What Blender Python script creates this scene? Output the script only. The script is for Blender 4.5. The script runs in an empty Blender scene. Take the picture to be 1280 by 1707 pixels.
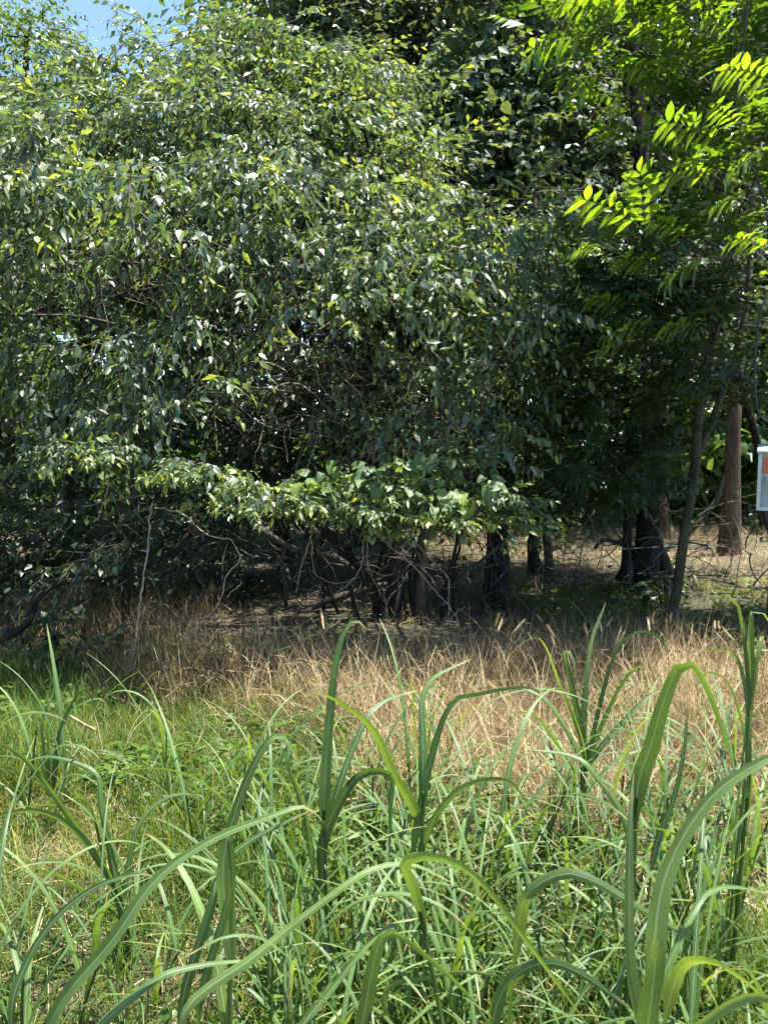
import bpy, math, random
import numpy as np
from mathutils import Vector, Matrix
rng = np.random.default_rng(7); random.seed(7)
R = math.radians
scene = bpy.context.scene
C = scene.collection

# ------------------------------------------------------------------ camera, sky, sun, exposure
F, CX, CY = 1300.0, 640.0, 853.5          # focal length and centre in photograph pixels
PITCH = R(5.2); EYE = 1.5
cam = bpy.data.cameras.new('camera'); cam_o = bpy.data.objects.new('camera', cam); C.objects.link(cam_o)
cam.sensor_fit = 'VERTICAL'; cam.angle = 2 * math.atan(CY / F)
cam_o.location = (0, 0, EYE); cam_o.rotation_euler = (math.pi / 2 - PITCH, 0, 0)
cam.clip_start = 0.05; cam.clip_end = 2000
scene.camera = cam_o
SUN_EL, SUN_AZ = R(76), R(80)            # high, a little to the right
w = bpy.data.worlds.new('World'); scene.world = w; w.use_nodes = True
nt = w.node_tree; bg = nt.nodes['Background']; bg.inputs[1].default_value = 0.10
sky = nt.nodes.new('ShaderNodeTexSky'); sky.sky_type = 'NISHITA'; sky.sun_disc = False
sky.sun_elevation = SUN_EL; sky.sun_rotation = SUN_AZ
sky.air_density = 1.0; sky.dust_density = 0.1; sky.ozone_density = 3.0; sky.altitude = 600
nt.links.new(sky.outputs[0], bg.inputs[0])
sun = bpy.data.lights.new('sun', 'SUN'); sun.energy = 5.0; sun.angle = R(0.53); sun.color = (1, 0.96, 0.88)
sun_o = bpy.data.objects.new('sun', sun); C.objects.link(sun_o)
sd = Vector((math.sin(SUN_AZ) * math.cos(SUN_EL), math.cos(SUN_AZ) * math.cos(SUN_EL), math.sin(SUN_EL)))
sun_o.rotation_euler = sd.to_track_quat('Z', 'Y').to_euler()
vs = scene.view_settings; vs.view_transform = 'Standard'; vs.look = 'None'; vs.gamma = 1; vs.exposure = 1.8
scene.render.engine = 'CYCLES'
cy = scene.cycles; cy.use_denoising = True; cy.max_bounces = 5; cy.diffuse_bounces = 2; cy.glossy_bounces = 1
cy.transmission_bounces = 3; cy.use_adaptive_sampling = True; cy.adaptive_threshold = 0.02; cy.transparent_max_bounces = 4; cy.sample_clamp_indirect = 6; cy.caustics_reflective = False
scene.render.filter_size = 1.2

def P(px, py, d):
    """the point at forward distance d (metres) that the photograph shows at (px, py)"""
    u = (px - CX) / F; v = -(py - CY) / F
    y = math.cos(PITCH) + math.sin(PITCH) * v; z = -math.sin(PITCH) + math.cos(PITCH) * v
    s = d / y
    return np.array((u * s, d, EYE + z * s))
def PV(px, py, d):
    u = (px - CX) / F; v = -(py - CY) / F
    y = math.cos(PITCH) + math.sin(PITCH) * v; z = -math.sin(PITCH) + math.cos(PITCH) * v
    s = d / y
    return np.stack([u * s, d + 0 * s, EYE + z * s], -1)
def ground_z(x, y):
    x = np.asarray(x, float); y = np.asarray(y, float)
    return 0.03 * np.sin(x * 1.3 + 0.4) * np.cos(y * 1.1) + 0.02 * np.sin(x * 3.1 + y * 2.3) - 0.02

# ------------------------------------------------------------------ materials
def mat(name):
    m = bpy.data.materials.new(name); m.use_nodes = True
    t = m.node_tree; t.nodes.clear()
    return m, t, t.nodes.new('ShaderNodeOutputMaterial')
def N(t, kind, **kw):
    n = t.nodes.new(kind)
    for k, v in kw.items(): setattr(n, k, v)
    return n
def ramp(t, fac, stops, interp='LINEAR'):
    r = N(t, 'ShaderNodeValToRGB'); r.color_ramp.interpolation = interp
    e = r.color_ramp.elements
    while len(e) < len(stops): e.new(0.5)
    for el, (p, c) in zip(e, stops): el.position = p; el.color = (*c, 1)
    if fac is not None: t.links.new(fac, r.inputs[0])
    return r
def leaf_mat(name, stops, trans=0.35, tgain=2.2, rough=0.38, spec=0.5, tint='attr', across=False, noise_scale=40, warm=(1.25, 1.0, 0.35)):
    m, t, out = mat(name); L = t.links.new
    if tint == 'attr':
        a = N(t, 'ShaderNodeAttribute', attribute_name='tint'); fac = a.outputs['Fac']
    else:
        a = N(t, 'ShaderNodeObjectInfo'); fac = a.outputs['Random']
    col = ramp(t, fac, stops).outputs[0]
    tc = N(t, 'ShaderNodeTexCoord'); nz = N(t, 'ShaderNodeTexNoise'); nz.inputs['Scale'].default_value = noise_scale; nz.inputs['Detail'].default_value = 3
    L(tc.outputs['Object'], nz.inputs['Vector'])
    mr = N(t, 'ShaderNodeMapRange'); mr.inputs[1].default_value = 0.3; mr.inputs[2].default_value = 0.7; mr.inputs[3].default_value = 0.75; mr.inputs[4].default_value = 1.25
    L(nz.outputs[0], mr.inputs[0])
    mul = N(t, 'ShaderNodeVectorMath', operation='SCALE'); L(col, mul.inputs[0]); L(mr.outputs[0], mul.inputs['Scale'])
    col = mul.outputs[0]
    colt = col
    if across:
        b = N(t, 'ShaderNodeAttribute', attribute_name='across')
        ab = N(t, 'ShaderNodeMath', operation='ABSOLUTE'); L(b.outputs['Fac'], ab.inputs[0])
        rb = ramp(t, ab.outputs[0], across)
        mx = N(t, 'ShaderNodeMix', data_type='RGBA', blend_type='MIX'); L(rb.outputs[0], mx.inputs['Factor']); L(col, mx.inputs['A'])
        mx.inputs['B'].default_value = (0.30, 0.38, 0.22, 1); col = mx.outputs['Result']
        wv = N(t, 'ShaderNodeMath', operation='SINE'); ml = N(t, 'ShaderNodeMath', operation='MULTIPLY'); ml.inputs[1].default_value = 38
        L(b.outputs['Fac'], ml.inputs[0]); L(ml.outputs[0], wv.inputs[0])
        bp = N(t, 'ShaderNodeBump'); bp.inputs['Strength'].default_value = 0.25; bp.inputs['Distance'].default_value = 0.001; L(wv.outputs[0], bp.inputs['Height'])
    if across:                                              # the dying tip and a few dry flecks
        u_ = N(t, 'ShaderNodeAttribute', attribute_name='tint'); n3 = N(t, 'ShaderNodeTexNoise'); n3.inputs['Scale'].default_value = 60; L(tc.outputs['Object'], n3.inputs['Vector'])
        ad = N(t, 'ShaderNodeMath', operation='MULTIPLY_ADD'); L(n3.outputs[0], ad.inputs[0]); ad.inputs[1].default_value = .28; L(u_.outputs['Fac'], ad.inputs[2])
        rt = ramp(t, ad.outputs[0], [(0.0, (0, 0, 0)), (1.04, (0, 0, 0)), (1.0, (0, 0, 0))]); rt.color_ramp.elements[1].position = .935; rt.color_ramp.elements[2].color = (.8, .8, .8, 1)
        sc_ = N(t, 'ShaderNodeMath', operation='MULTIPLY'); sc_.inputs[1].default_value = .9; L(ad.outputs[0], sc_.inputs[0]); t.links.new(sc_.outputs[0], rt.inputs[0])
        mt = N(t, 'ShaderNodeMix', data_type='RGBA'); L(rt.outputs[0], mt.inputs['Factor']); L(col, mt.inputs['A']); mt.inputs['B'].default_value = (.34, .25, .09, 1); col = mt.outputs['Result']
    p = N(t, 'ShaderNodeBsdfPrincipled'); L(col, p.inputs['Base Color']); p.inputs['Roughness'].default_value = rough
    p.inputs['Specular IOR Level'].default_value = spec
    if across: L(bp.outputs[0], p.inputs['Normal'])
    vm = N(t, 'ShaderNodeVectorMath', operation='MULTIPLY'); L(colt, vm.inputs[0]); vm.inputs[1].default_value = tuple(tgain * x for x in warm)
    tr = N(t, 'ShaderNodeBsdfTranslucent'); L(vm.outputs[0], tr.inputs[0])
    ms = N(t, 'ShaderNodeMixShader'); ms.inputs[0].default_value = trans
    L(p.outputs[0], ms.inputs[1]); L(tr.outputs[0], ms.inputs[2]); L(ms.outputs[0], out.inputs[0])
    return m
def bark_mat(name, c0, c1, scale=14, stretch=0.18, bump=0.6):
    m, t, out = mat(name); L = t.links.new
    tc = N(t, 'ShaderNodeTexCoord'); mp = N(t, 'ShaderNodeMapping'); mp.inputs['Scale'].default_value = (1, 1, stretch); L(tc.outputs['Object'], mp.inputs[0])
    nz = N(t, 'ShaderNodeTexNoise'); nz.inputs['Scale'].default_value = scale; nz.inputs['Detail'].default_value = 8; nz.inputs['Roughness'].default_value = 0.7; L(mp.outputs[0], nz.inputs[0])
    r = ramp(t, nz.outputs[0], [(0.3, c0), (0.68, c1)])
    n2 = N(t, 'ShaderNodeTexNoise'); n2.inputs['Scale'].default_value = 3; L(tc.outputs['Object'], n2.inputs[0])
    mx = N(t, 'ShaderNodeMix', data_type='RGBA'); r2 = ramp(t, n2.outputs[0], [(0.5, (0, 0, 0)), (0.75, (.5, .5, .5))]); L(r2.outputs[0], mx.inputs['Factor']); L(r.outputs[0], mx.inputs['A'])
    mx.inputs['B'].default_value = (*[0.5 * (a + b) * f for a, b, f in zip(c0, c1, (0.8, 1.15, 0.7))], 1)
    p = N(t, 'ShaderNodeBsdfPrincipled'); L(mx.outputs['Result'], p.inputs[0]); p.inputs['Roughness'].default_value = 0.85; p.inputs['Specular IOR Level'].default_value = 0.12
    b = N(t, 'ShaderNodeBump'); b.inputs['Strength'].default_value = bump; b.inputs['Distance'].default_value = 0.02; L(nz.outputs[0], b.inputs['Height']); L(b.outputs[0], p.inputs['Normal'])
    L(p.outputs[0], out.inputs[0]); return m
def plain(name, c, rough=0.6, metal=0.0, var=0.15, scale=12):
    m, t, out = mat(name); L = t.links.new
    tc = N(t, 'ShaderNodeTexCoord'); nz = N(t, 'ShaderNodeTexNoise'); nz.inputs['Scale'].default_value = scale; nz.inputs['Detail'].default_value = 5; L(tc.outputs['Object'], nz.inputs[0])
    r = ramp(t, nz.outputs[0], [(0.3, tuple(x * (1 - var) for x in c)), (0.7, tuple(x * (1 + var) for x in c))])
    p = N(t, 'ShaderNodeBsdfPrincipled'); L(r.outputs[0], p.inputs[0]); p.inputs['Roughness'].default_value = rough; p.inputs['Metallic'].default_value = metal
    L(p.outputs[0], out.inputs[0]); return m

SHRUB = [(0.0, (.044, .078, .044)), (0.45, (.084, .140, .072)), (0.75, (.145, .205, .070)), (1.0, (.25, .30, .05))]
M = {}
M['shrub'] = leaf_mat('shrub_leaf', SHRUB, 0.38, 2.1, 0.48, 0.8, warm=(1.16, 1.05, .38))
M['shrub_one'] = leaf_mat('shrub_leaf_single', SHRUB, 0.38, 2.1, 0.48, 0.8, warm=(1.16, 1.05, .38), tint='obj')
GRAPE = [(0.0, (.075, .130, .050)), (0.6, (.115, .180, .055)), (1.0, (.18, .26, .04))]
M['grape_one'] = leaf_mat('grape_leaf', GRAPE, 0.38, 2.0, 0.5, 0.4, tint='obj', across=[(0.0, (.55, .55, .55)), (.012, (.45, .45, .45)), (.03, (0, 0, 0)), (1.0, (0, 0, 0))], noise_scale=6)
DRAPE = [(0.0, (.050, .085, .052)), (0.6, (.090, .135, .080)), (1.0, (.14, .19, .09))]
M['drape'] = leaf_mat('drape_leaf', DRAPE, 0.34, 2.0, 0.6, 0.2)
M['drape_one'] = leaf_mat('drape_leaf_single', DRAPE, 0.34, 2.0, 0.6, 0.2, tint='obj')
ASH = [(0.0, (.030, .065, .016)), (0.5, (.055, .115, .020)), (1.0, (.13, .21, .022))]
M['ash'] = leaf_mat('pinnate_leaf', ASH, 0.40, 2.0, 0.45, 0.6, warm=(1.15, 1.05, 0.25))
M['ash_one'] = leaf_mat('pinnate_leaf_single', [(0, (.05, .105, .018)), (1, (.13, .215, .024))], 0.55, 2.6, 0.40, 0.5, tint='obj', across=[(0.0, (.55, .55, .55)), (.012, (.45, .45, .45)), (.03, (0, 0, 0)), (1.0, (0, 0, 0))], noise_scale=6, warm=(1.2, 1.05, 0.22))
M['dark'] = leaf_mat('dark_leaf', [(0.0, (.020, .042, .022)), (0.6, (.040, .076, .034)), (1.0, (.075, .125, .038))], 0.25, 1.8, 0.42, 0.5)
M['shade'] = leaf_mat('pinnate_shaded_leaf', [(0.0, (.022, .050, .022)), (0.6, (.042, .085, .034)), (1.0, (.09, .15, .03))], 0.34, 2.0, 0.42, 0.8)  # darker copy of the pinnate leaf: shade of the lower foliage in its colour
M['tall'] = leaf_mat('tall_tree_leaf', [(0.0, (.042, .070, .046)), (0.6, (.075, .115, .066)), (1.0, (.12, .16, .075))], 0.36, 2.0, 0.45, 0.6)
M['far'] = leaf_mat('far_leaf', [(0.0, (.035, .07, .022)), (0.6, (.065, .13, .030)), (1.0, (.14, .21, .04))], 0.36, 2.2, 0.45, 0.45)
MIDRIB = [(0.0, (1, 1, 1)), (0.06, (.8, .8, .8)), (0.13, (0, 0, 0)), (0.9, (.0, .0, .0)), (1.0, (.18, .18, .18))]
M['blade'] = leaf_mat('grass_blade', [(0.0, (.050, .110, .028)), (0.5, (.080, .155, .036)), (1.0, (.135, .215, .048))], 0.38, 1.9, 0.42, 0.6, tint='obj', across=MIDRIB, noise_scale=9)
M['short'] = leaf_mat('short_grass', [(0.0, (.035, .080, .014)), (0.55, (.085, .150, .024)), (0.8, (.16, .21, .04)), (1.0, (.30, .27, .09))], 0.38, 2.0, 0.5, 0.3)
M['dry'] = leaf_mat('dry_grass', [(0.0, (.11, .070, .034)), (0.5, (.29, .215, .110)), (1.0, (.58, .48, .28))], 0.25, 1.2, 0.6, 0.3, warm=(1.1, 1.0, 0.8))
M['weed'] = leaf_mat('weed_leaf', [(0.0, (.04, .09, .018)), (1.0, (.12, .20, .03))], 0.4, 2.2, 0.45, 0.4)
M['twig'] = plain('twig_bark', (.07, .056, .042), 0.8, var=0.4)
M['pale_twig'] = plain('pale_dead_twig', (.30, .24, .18), 0.8, var=0.3, scale=30)
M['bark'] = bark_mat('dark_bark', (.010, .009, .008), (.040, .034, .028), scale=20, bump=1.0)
M['bark_brown'] = bark_mat('ridged_brown_bark', (.020, .014, .010), (.19, .135, .09), scale=15, stretch=0.16, bump=1.0)
M['bark_green'] = bark_mat('smooth_olive_bark', (.035, .034, .022), (.10, .09, .06), scale=9, stretch=0.5, bump=0.25)
M['log'] = bark_mat('fallen_wood', (.03, .025, .02), (.12, .10, .08))
M['box'] = plain('grey_green_paint', (.26, .33, .31), 0.5, var=0.22, scale=9)
M['box_trim'] = plain('pale_metal_trim', (.45, .52, .49), 0.4, var=0.12)
M['sticker'] = plain('orange_sticker', (.52, .11, .05), 0.5, var=0.05)
M['pole'] = bark_mat('weathered_pole_wood', (.10, .07, .06), (.24, .18, .15), scale=20, stretch=0.05, bump=0.3)
M['rubber'] = plain('black_cable', (.015, .015, .017), 0.5)
M['steel'] = plain('dull_wire', (.22, .20, .19), 0.5, 0.6)

# ground: soil, thatch and leaf litter
m, t, out = mat('soil_and_litter'); L = t.links.new
tc = N(t, 'ShaderNodeTexCoord')
n1 = N(t, 'ShaderNodeTexNoise'); n1.inputs['Scale'].default_value = 1.1; n1.inputs['Detail'].default_value = 6
n2 = N(t, 'ShaderNodeTexNoise'); n2.inputs['Scale'].default_value = 45; n2.inputs['Detail'].default_value = 6
L(tc.outputs['Object'], n1.inputs[0]); L(tc.outputs['Object'], n2.inputs[0])
ra = ramp(t, n2.outputs[0], [(0.3, (.022, .017, .012)), (0.52, (.075, .055, .034)), (0.7, (.20, .15, .09))])
rb = ramp(t, n2.outputs[0], [(0.3, (.020, .026, .010)), (0.7, (.09, .10, .035))])
rf = ramp(t, n1.outputs[0], [(0.42, (0, 0, 0)), (0.62, (.8, .8, .8))])
mx = N(t, 'ShaderNodeMix', data_type='RGBA'); L(rf.outputs[0], mx.inputs['Factor']); L(ra.outputs[0], mx.inputs['A']); L(rb.outputs[0], mx.inputs['B'])
p = N(t, 'ShaderNodeBsdfPrincipled'); L(mx.outputs['Result'], p.inputs[0]); p.inputs['Roughness'].default_value = 0.95
bp = N(t, 'ShaderNodeBump'); bp.inputs['Strength'].default_value = 0.8; bp.inputs['Distance'].default_value = 0.03; L(n2.outputs[0], bp.inputs['Height']); L(bp.outputs[0], p.inputs['Normal'])
L(p.outputs[0], out.inputs[0]); M['soil'] = m

# ------------------------------------------------------------------ mesh helpers
class Soup:
    """collects triangles with a material slot, a tint and an across value, and links them as one mesh object"""
    def __init__(s): s.v = []; s.f = []; s.m = []; s.t = []; s.a = []; s.n = 0
    def add(s, v, f, mi=0, tint=0.5, across=0.5):
        v = np.asarray(v, float); f = np.asarray(f, int)
        s.v.append(v); s.f.append(f + s.n); s.m.append(np.full(len(f), mi)) if np.isscalar(mi) else s.m.append(np.asarray(mi))
        s.t.append(np.full(len(v), tint) if np.isscalar(tint) else np.asarray(tint, float))
        s.a.append(np.full(len(v), across) if np.isscalar(across) else np.asarray(across, float)); s.n += len(v)
    def inst(s, T, mats, locs, tints, tmix=0.55):
        """copies of template T under mats (k,3,3) and locs (k,3)"""
        v, f, mi, tv, av = T; k = len(locs)
        vv = np.einsum('kij,nj->kni', mats, v) + locs[:, None, :]
        ff = f[None] + (np.arange(k) * len(v))[:, None, None]
        tt = np.clip(tints[:, None] + (tv[None] - 0.5) * tmix * 2, 0, 1)
        s.add(vv.reshape(-1, 3), ff.reshape(-1, 3), np.tile(mi, k), tt.reshape(-1), np.tile(av, k))
    def template(s):
        return (np.concatenate(s.v), np.concatenate(s.f), np.concatenate(s.m), np.concatenate(s.t), np.concatenate(s.a))
    def mesh(s, name, mats, smooth=True):
        v, f, mi, tv, av = s.template(); me = bpy.data.meshes.new(name)
        me.vertices.add(len(v)); me.vertices.foreach_set('co', v.astype(np.float32).ravel())
        me.loops.add(len(f) * 3); me.loops.foreach_set('vertex_index', f.astype(np.int32).ravel())
        me.polygons.add(len(f)); me.polygons.foreach_set('loop_start', np.arange(0, len(f) * 3, 3, dtype=np.int32))
        for mt in mats: me.materials.append(mt)
        me.polygons.foreach_set('material_index', mi.astype(np.int32))
        me.polygons.foreach_set('use_smooth', np.full(len(f), smooth))
        a = me.attributes.new('tint', 'FLOAT', 'POINT'); a.data.foreach_set('value', tv.astype(np.float32))
        a = me.attributes.new('across', 'FLOAT', 'POINT'); a.data.foreach_set('value', av.astype(np.float32))
        me.update(calc_edges=True); return me
    def build(s, name, mats, parent=None, smooth=True):
        if s.n == 0: return None
        return link(name, s.mesh(name, mats, smooth), parent)
def link(name, me, parent=None, loc=None):
    o = bpy.data.objects.new(name, me); C.objects.link(o)
    if parent is not None:
        o.parent = parent; o.matrix_parent_inverse = Matrix.Translation(-Vector(parent.location)) if parent.type == 'EMPTY' else Matrix()
    if loc is not None: o.location = loc
    return o
def tag(o, label=None, cat=None, group=None, kind=None):
    for k, v in (('label', label), ('category', cat), ('group', group), ('kind', kind)):
        if v: o[k] = v
    return o
def thing(name, label, cat, loc=(0, 0, 0), group=None):
    o = bpy.data.objects.new(name, None); C.objects.link(o); o.location = tuple(float(x) for x in loc); o.empty_display_size = 0.1
    return tag(o, label, cat, group)

def smooth_path(pts, n):
    pts = np.asarray(pts, float)
    if len(pts) == 2: return pts[0] + np.linspace(0, 1, n)[:, None] * (pts[1] - pts[0])
    q = np.vstack([2 * pts[0] - pts[1], pts, 2 * pts[-1] - pts[-2]])
    seg = np.linalg.norm(np.diff(pts, axis=0), axis=1); cum = np.r_[0, np.cumsum(seg)]
    out = []
    for s in np.linspace(0, cum[-1] - 1e-9, n):
        i = min(np.searchsorted(cum, s, side='right') - 1, len(pts) - 2); t = (s - cum[i]) / max(seg[i], 1e-9)
        a, b, c, d = q[i], q[i + 1], q[i + 2], q[i + 3]
        out.append(0.5 * (2 * b + (c - a) * t + (2 * a - 5 * b + 4 * c - d) * t * t + (3 * b - a - 3 * c + d) * t ** 3))
    return np.array(out)
def frames(path):
    T = np.gradient(path, axis=0); T /= np.linalg.norm(T, axis=1)[:, None] + 1e-12
    up = np.array([0.13, 0.21, 0.97]); 
    A = np.cross(T, up); nrm = np.linalg.norm(A, axis=1)[:, None]; A = np.where(nrm > 0.15, A / (nrm + 1e-9), np.cross(T, np.array([1.0, 0.1, 0])))
    A /= np.linalg.norm(A, axis=1)[:, None] + 1e-12
    return T, A, np.cross(A, T)
def tube(s, path, rad, sides=6, mi=0, tint=0.5, rough=0.0, cap=True):
    path = np.asarray(path, float); n = len(path); rad = np.broadcast_to(np.asarray(rad, float), (n,))
    T, A, B = frames(path)
    for i in range(1, n):                                   # keep the frame from flipping
        a = A[i - 1] - T[i] * np.dot(A[i - 1], T[i]); a /= np.linalg.norm(a) + 1e-12; A[i] = a; B[i] = np.cross(a, T[i])
    ang = np.linspace(0, 2 * math.pi, sides, endpoint=False)
    rr = rad[:, None] * (1 + rough * rng.normal(size=(n, sides)))
    v = path[:, None] + rr[..., None] * (np.cos(ang)[None, :, None] * A[:, None] + np.sin(ang)[None, :, None] * B[:, None])
    i, j = np.meshgrid(np.arange(n - 1), np.arange(sides), indexing='ij'); j2 = (j + 1) % sides
    a, b, c, d = i * sides + j, i * sides + j2, (i + 1) * sides + j2, (i + 1) * sides + j
    f = np.concatenate([np.stack([a, c, b], -1).reshape(-1, 3), np.stack([a, d, c], -1).reshape(-1, 3)])
    v = v.reshape(-1, 3)
    if cap:
        e = n * sides; v = np.vstack([v, path[-1:]]); k = np.arange(sides)
        f = np.vstack([f, np.stack([(n - 1) * sides + k, (n - 1) * sides + (k + 1) % sides, np.full(sides, e)], -1)])
    s.add(v, f, mi, tint)
def box(s, lo, hi, mi=0, bev=0.0):
    x0, y0, z0 = lo; x1, y1, z1 = hi
    v = [(x0, y0, z0), (x1, y0, z0), (x1, y1, z0), (x0, y1, z0), (x0, y0, z1), (x1, y0, z1), (x1, y1, z1), (x0, y1, z1)]
    f = [(0, 2, 1), (0, 3, 2), (4, 5, 6), (4, 6, 7), (0, 1, 5), (0, 5, 4), (1, 2, 6), (1, 6, 5), (2, 3, 7), (2, 7, 6), (3, 0, 4), (3, 4, 7)]
    s.add(v, f, mi)

# ------------------------------------------------------------------ leaves (y along the leaf, x across, z up)
def leaf_shape(profile, width, fold=0.22, curl=0.25, wav=0.0):
    """profile: (t, half width 0..1); returns verts, tris of a leaf one unit long"""
    v = []; rows = []
    for k, (t, h) in enumerate(profile):
        z = -curl * t * t; x = h * width * 0.5; wz = wav * math.sin(k * 2.1)
        if h == 0: rows.append([len(v)]); v.append((0, t, z))
        else:
            rows.append([len(v), len(v) + 1, len(v) + 2]); v += [(-x, t, z + fold * x + wz), (0, t, z), (x, t, z + fold * x - wz)]
    f = []
    for a, b in zip(rows, rows[1:]):
        if len(a) == 1: f += [(a[0], b[1], b[0]), (a[0], b[2], b[1])]
        elif len(b) == 1: f += [(a[0], a[1], b[0]), (a[1], a[2], b[0])]
        else: f += [(a[0], a[1], b[1]), (a[0], b[1], b[0]), (a[1], a[2], b[2]), (a[1], b[2], b[1])]
    return np.array(v, float), np.array(f)
OVATE = leaf_shape([(0, 0), (.25, .95), (.58, .8), (1, 0)], .48, .3, .3)
OVATES = [OVATE, leaf_shape([(0, 0), (.3, 1), (.65, .6), (1, 0)], .38, .4, .55), leaf_shape([(0, 0), (.22, .9), (.5, .9), (1, 0)], .56, .15, .12), leaf_shape([(0, 0), (.3, .8), (.6, .7), (1, 0)], .44, .5, -.1)]
OVATE_FINE = leaf_shape([(0, 0), (.06, .45), (.18, .88), (.33, 1), (.5, .88), (.66, .62), (.82, .3), (.92, .12), (1, 0)], .52, .3, .3, .012)
HEART = leaf_shape([(0, 0), (.2, 1), (.6, .85), (1, 0)], .9, .2, .25)
HEART_FINE = leaf_shape([(.02, .1), (-.08, .55), (.02, .9), (.2, 1), (.42, .96), (.62, .78), (.8, .45), (.93, .14), (1, 0)], .92, .18, .22, .02)
LANCE = leaf_shape([(0, 0), (.35, 1), (1, 0)], .36, .3, .25)
LANCE_FINE = leaf_shape([(0, 0), (.1, .5), (.3, .95), (.5, 1), (.7, .7), (.87, .3), (1, 0)], .31, .28, .25, .01)
SIMPLE = leaf_shape([(0, 0), (.4, 1), (1, 0)], .55, .25, .2)
DIAMOND = leaf_shape([(0, 0), (.4, 1), (1, 0)], .55, .25, .2); DIAMOND = (DIAMOND[0][[0, 1, 3, 4]], np.array([(0, 2, 1), (1, 2, 3)]))
def axes(y, nrm):
    """rotation matrices (k,3,3) with columns x, y, z from leaf directions and rough normals"""
    y = y / np.linalg.norm(y, axis=1)[:, None]; x = np.cross(y, nrm); x /= np.linalg.norm(x, axis=1)[:, None] + 1e-9
    return np.stack([x, y, np.cross(x, y)], -1)
def spray(n, length, leaf, size, droop=0.35, hang=0.45, subs=3, flat=0.45, twig_r=0.003, twigs=True):
    """a leafy twig along +x: a stem, side twigs and leaves set alternately; gravity is -z"""
    s = Soup()
    stems = []
    def stem(p0, d, ln, dr):
        t = np.linspace(0, 1, 6)[:, None]; side = np.cross(d, [0, 0, 1]) * rng.normal(0, .25)
        p = p0 + (d * t + side * t * t + np.array([0, 0, -1]) * dr * t * t) * ln
        stems.append(p)
        if twigs: tube(s, p[::(1 if len(stems) == 1 else 5)], np.linspace(twig_r, twig_r * .4, 6 if len(stems) == 1 else 2), 3, 1, cap=False)
        return p
    main = stem(np.zeros(3), np.array([1, 0, rng.uniform(.0, .35)]), length, droop)
    for k in range(subs):
        p0 = main[rng.integers(1, 5)]; a = rng.uniform(.4, 1.0) * (1 if k % 2 else -1)
        stem(p0, np.array([math.cos(a), math.sin(a), rng.uniform(-.1, .4)]), length * rng.uniform(.35, .6), droop * rng.uniform(.6, 1.6))
    tot = sum(len(p) for p in stems)
    lens = [np.linalg.norm(p[-1] - p[0]) for p in stems]; tl = sum(lens)
    for p, ln in zip(stems, lens):
        lf = leaf[rng.integers(len(leaf))] if isinstance(leaf, list) else leaf; k = max(3, int(n * ln / tl)); tt = np.linspace(.12, 1, k) * 5
        i = np.minimum(tt.astype(int), 4); pos = p[i] + (p[i + 1] - p[i]) * (tt - i)[:, None]
        tan = p[i + 1] - p[i]; tan /= np.linalg.norm(tan, axis=1)[:, None]
        sd_ = np.cross(tan, [0, 0, 1.]); sgn = np.where(np.arange(k) % 2, 1., -1.)[:, None]
        endness = (tt / 5)[:, None]
        y = tan * (.35 + .8 * endness ** 4) + sd_ * sgn * .8 * (1 - .7 * endness ** 4) + rng.normal(0, .22, (k, 3)) + np.array([0, 0, -1]) * hang * rng.uniform(.3, 1.5, (k, 1))
        nrm = np.array([0, 0, 1.]) + rng.normal(0, flat, (k, 3))
        A = axes(y, nrm); sz = size * rng.uniform(.45, 1.25, k) * (1 - .35 * endness[:, 0] ** 3)
        T = (lf[0], lf[1], np.zeros(len(lf[1]), int), np.full(len(lf[0]), .5), lf[0][:, 0] * 2)
        s.inst(T, A * sz[:, None, None], pos, np.clip(rng.normal(.42, .16, k) + .3 * endness[:, 0] ** 4, 0, 1))
    return s.template()
def pinnate(pairs, length, leaf, lsize, droop=.25):
    """a compound leaf along +x with paired leaflets and one at the end"""
    s = Soup(); t = np.linspace(0, 1, 7)[:, None]
    p = np.array([1, 0, .15]) * t * length + np.array([0, 0, -droop]) * t * t * length
    tube(s, p, np.linspace(.0025, .001, 7), 3, 1, cap=False)
    pos = []; ys = []; sz = []
    for k in range(pairs):
        u = .25 + .7 * k / (pairs - 1); q = p[0] + (p[-1] - p[0]) * u; q[2] = np.interp(u, t[:, 0], p[:, 2])
        for sg in (-1, 1):
            pos.append(q); ys.append((.55, sg * .85, -.1 + rng.normal(0, .12))); sz.append(lsize * (.75 + .4 * math.sin(u * 2.6)) * rng.uniform(.9, 1.1))
    pos.append(p[-1]); ys.append((1, 0, -.2)); sz.append(lsize * .95)
    k = len(pos); A = axes(np.array(ys), np.array([0, 0, 1.]) + rng.normal(0, .18, (k, 3)))
    T = (leaf[0], leaf[1], np.zeros(len(leaf[1]), int), np.full(len(leaf[0]), .5), leaf[0][:, 0] * 2)
    s.inst(T, A * np.array(sz)[:, None, None], np.array(pos), np.clip(rng.normal(.5, .15, k), 0, 1))
    return s.template()
def ypr(yaw, pitch, roll, scale):
    cy_, sy = np.cos(yaw), np.sin(yaw); cp, sp = np.cos(pitch), np.sin(pitch); cr, sr = np.cos(roll), np.sin(roll)
    z, o = np.zeros_like(yaw), np.ones_like(yaw)
    Rz = np.stack([np.stack([cy_, -sy, z], -1), np.stack([sy, cy_, z], -1), np.stack([z, z, o], -1)], -2)
    Ry = np.stack([np.stack([cp, z, -sp], -1), np.stack([z, o, z], -1), np.stack([sp, z, cp], -1)], -2)
    Rx = np.stack([np.stack([o, z, z], -1), np.stack([z, cr, -sr], -1), np.stack([z, sr, cr], -1)], -2)
    return (Rz @ Ry @ Rx) * scale[:, None, None]
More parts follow.
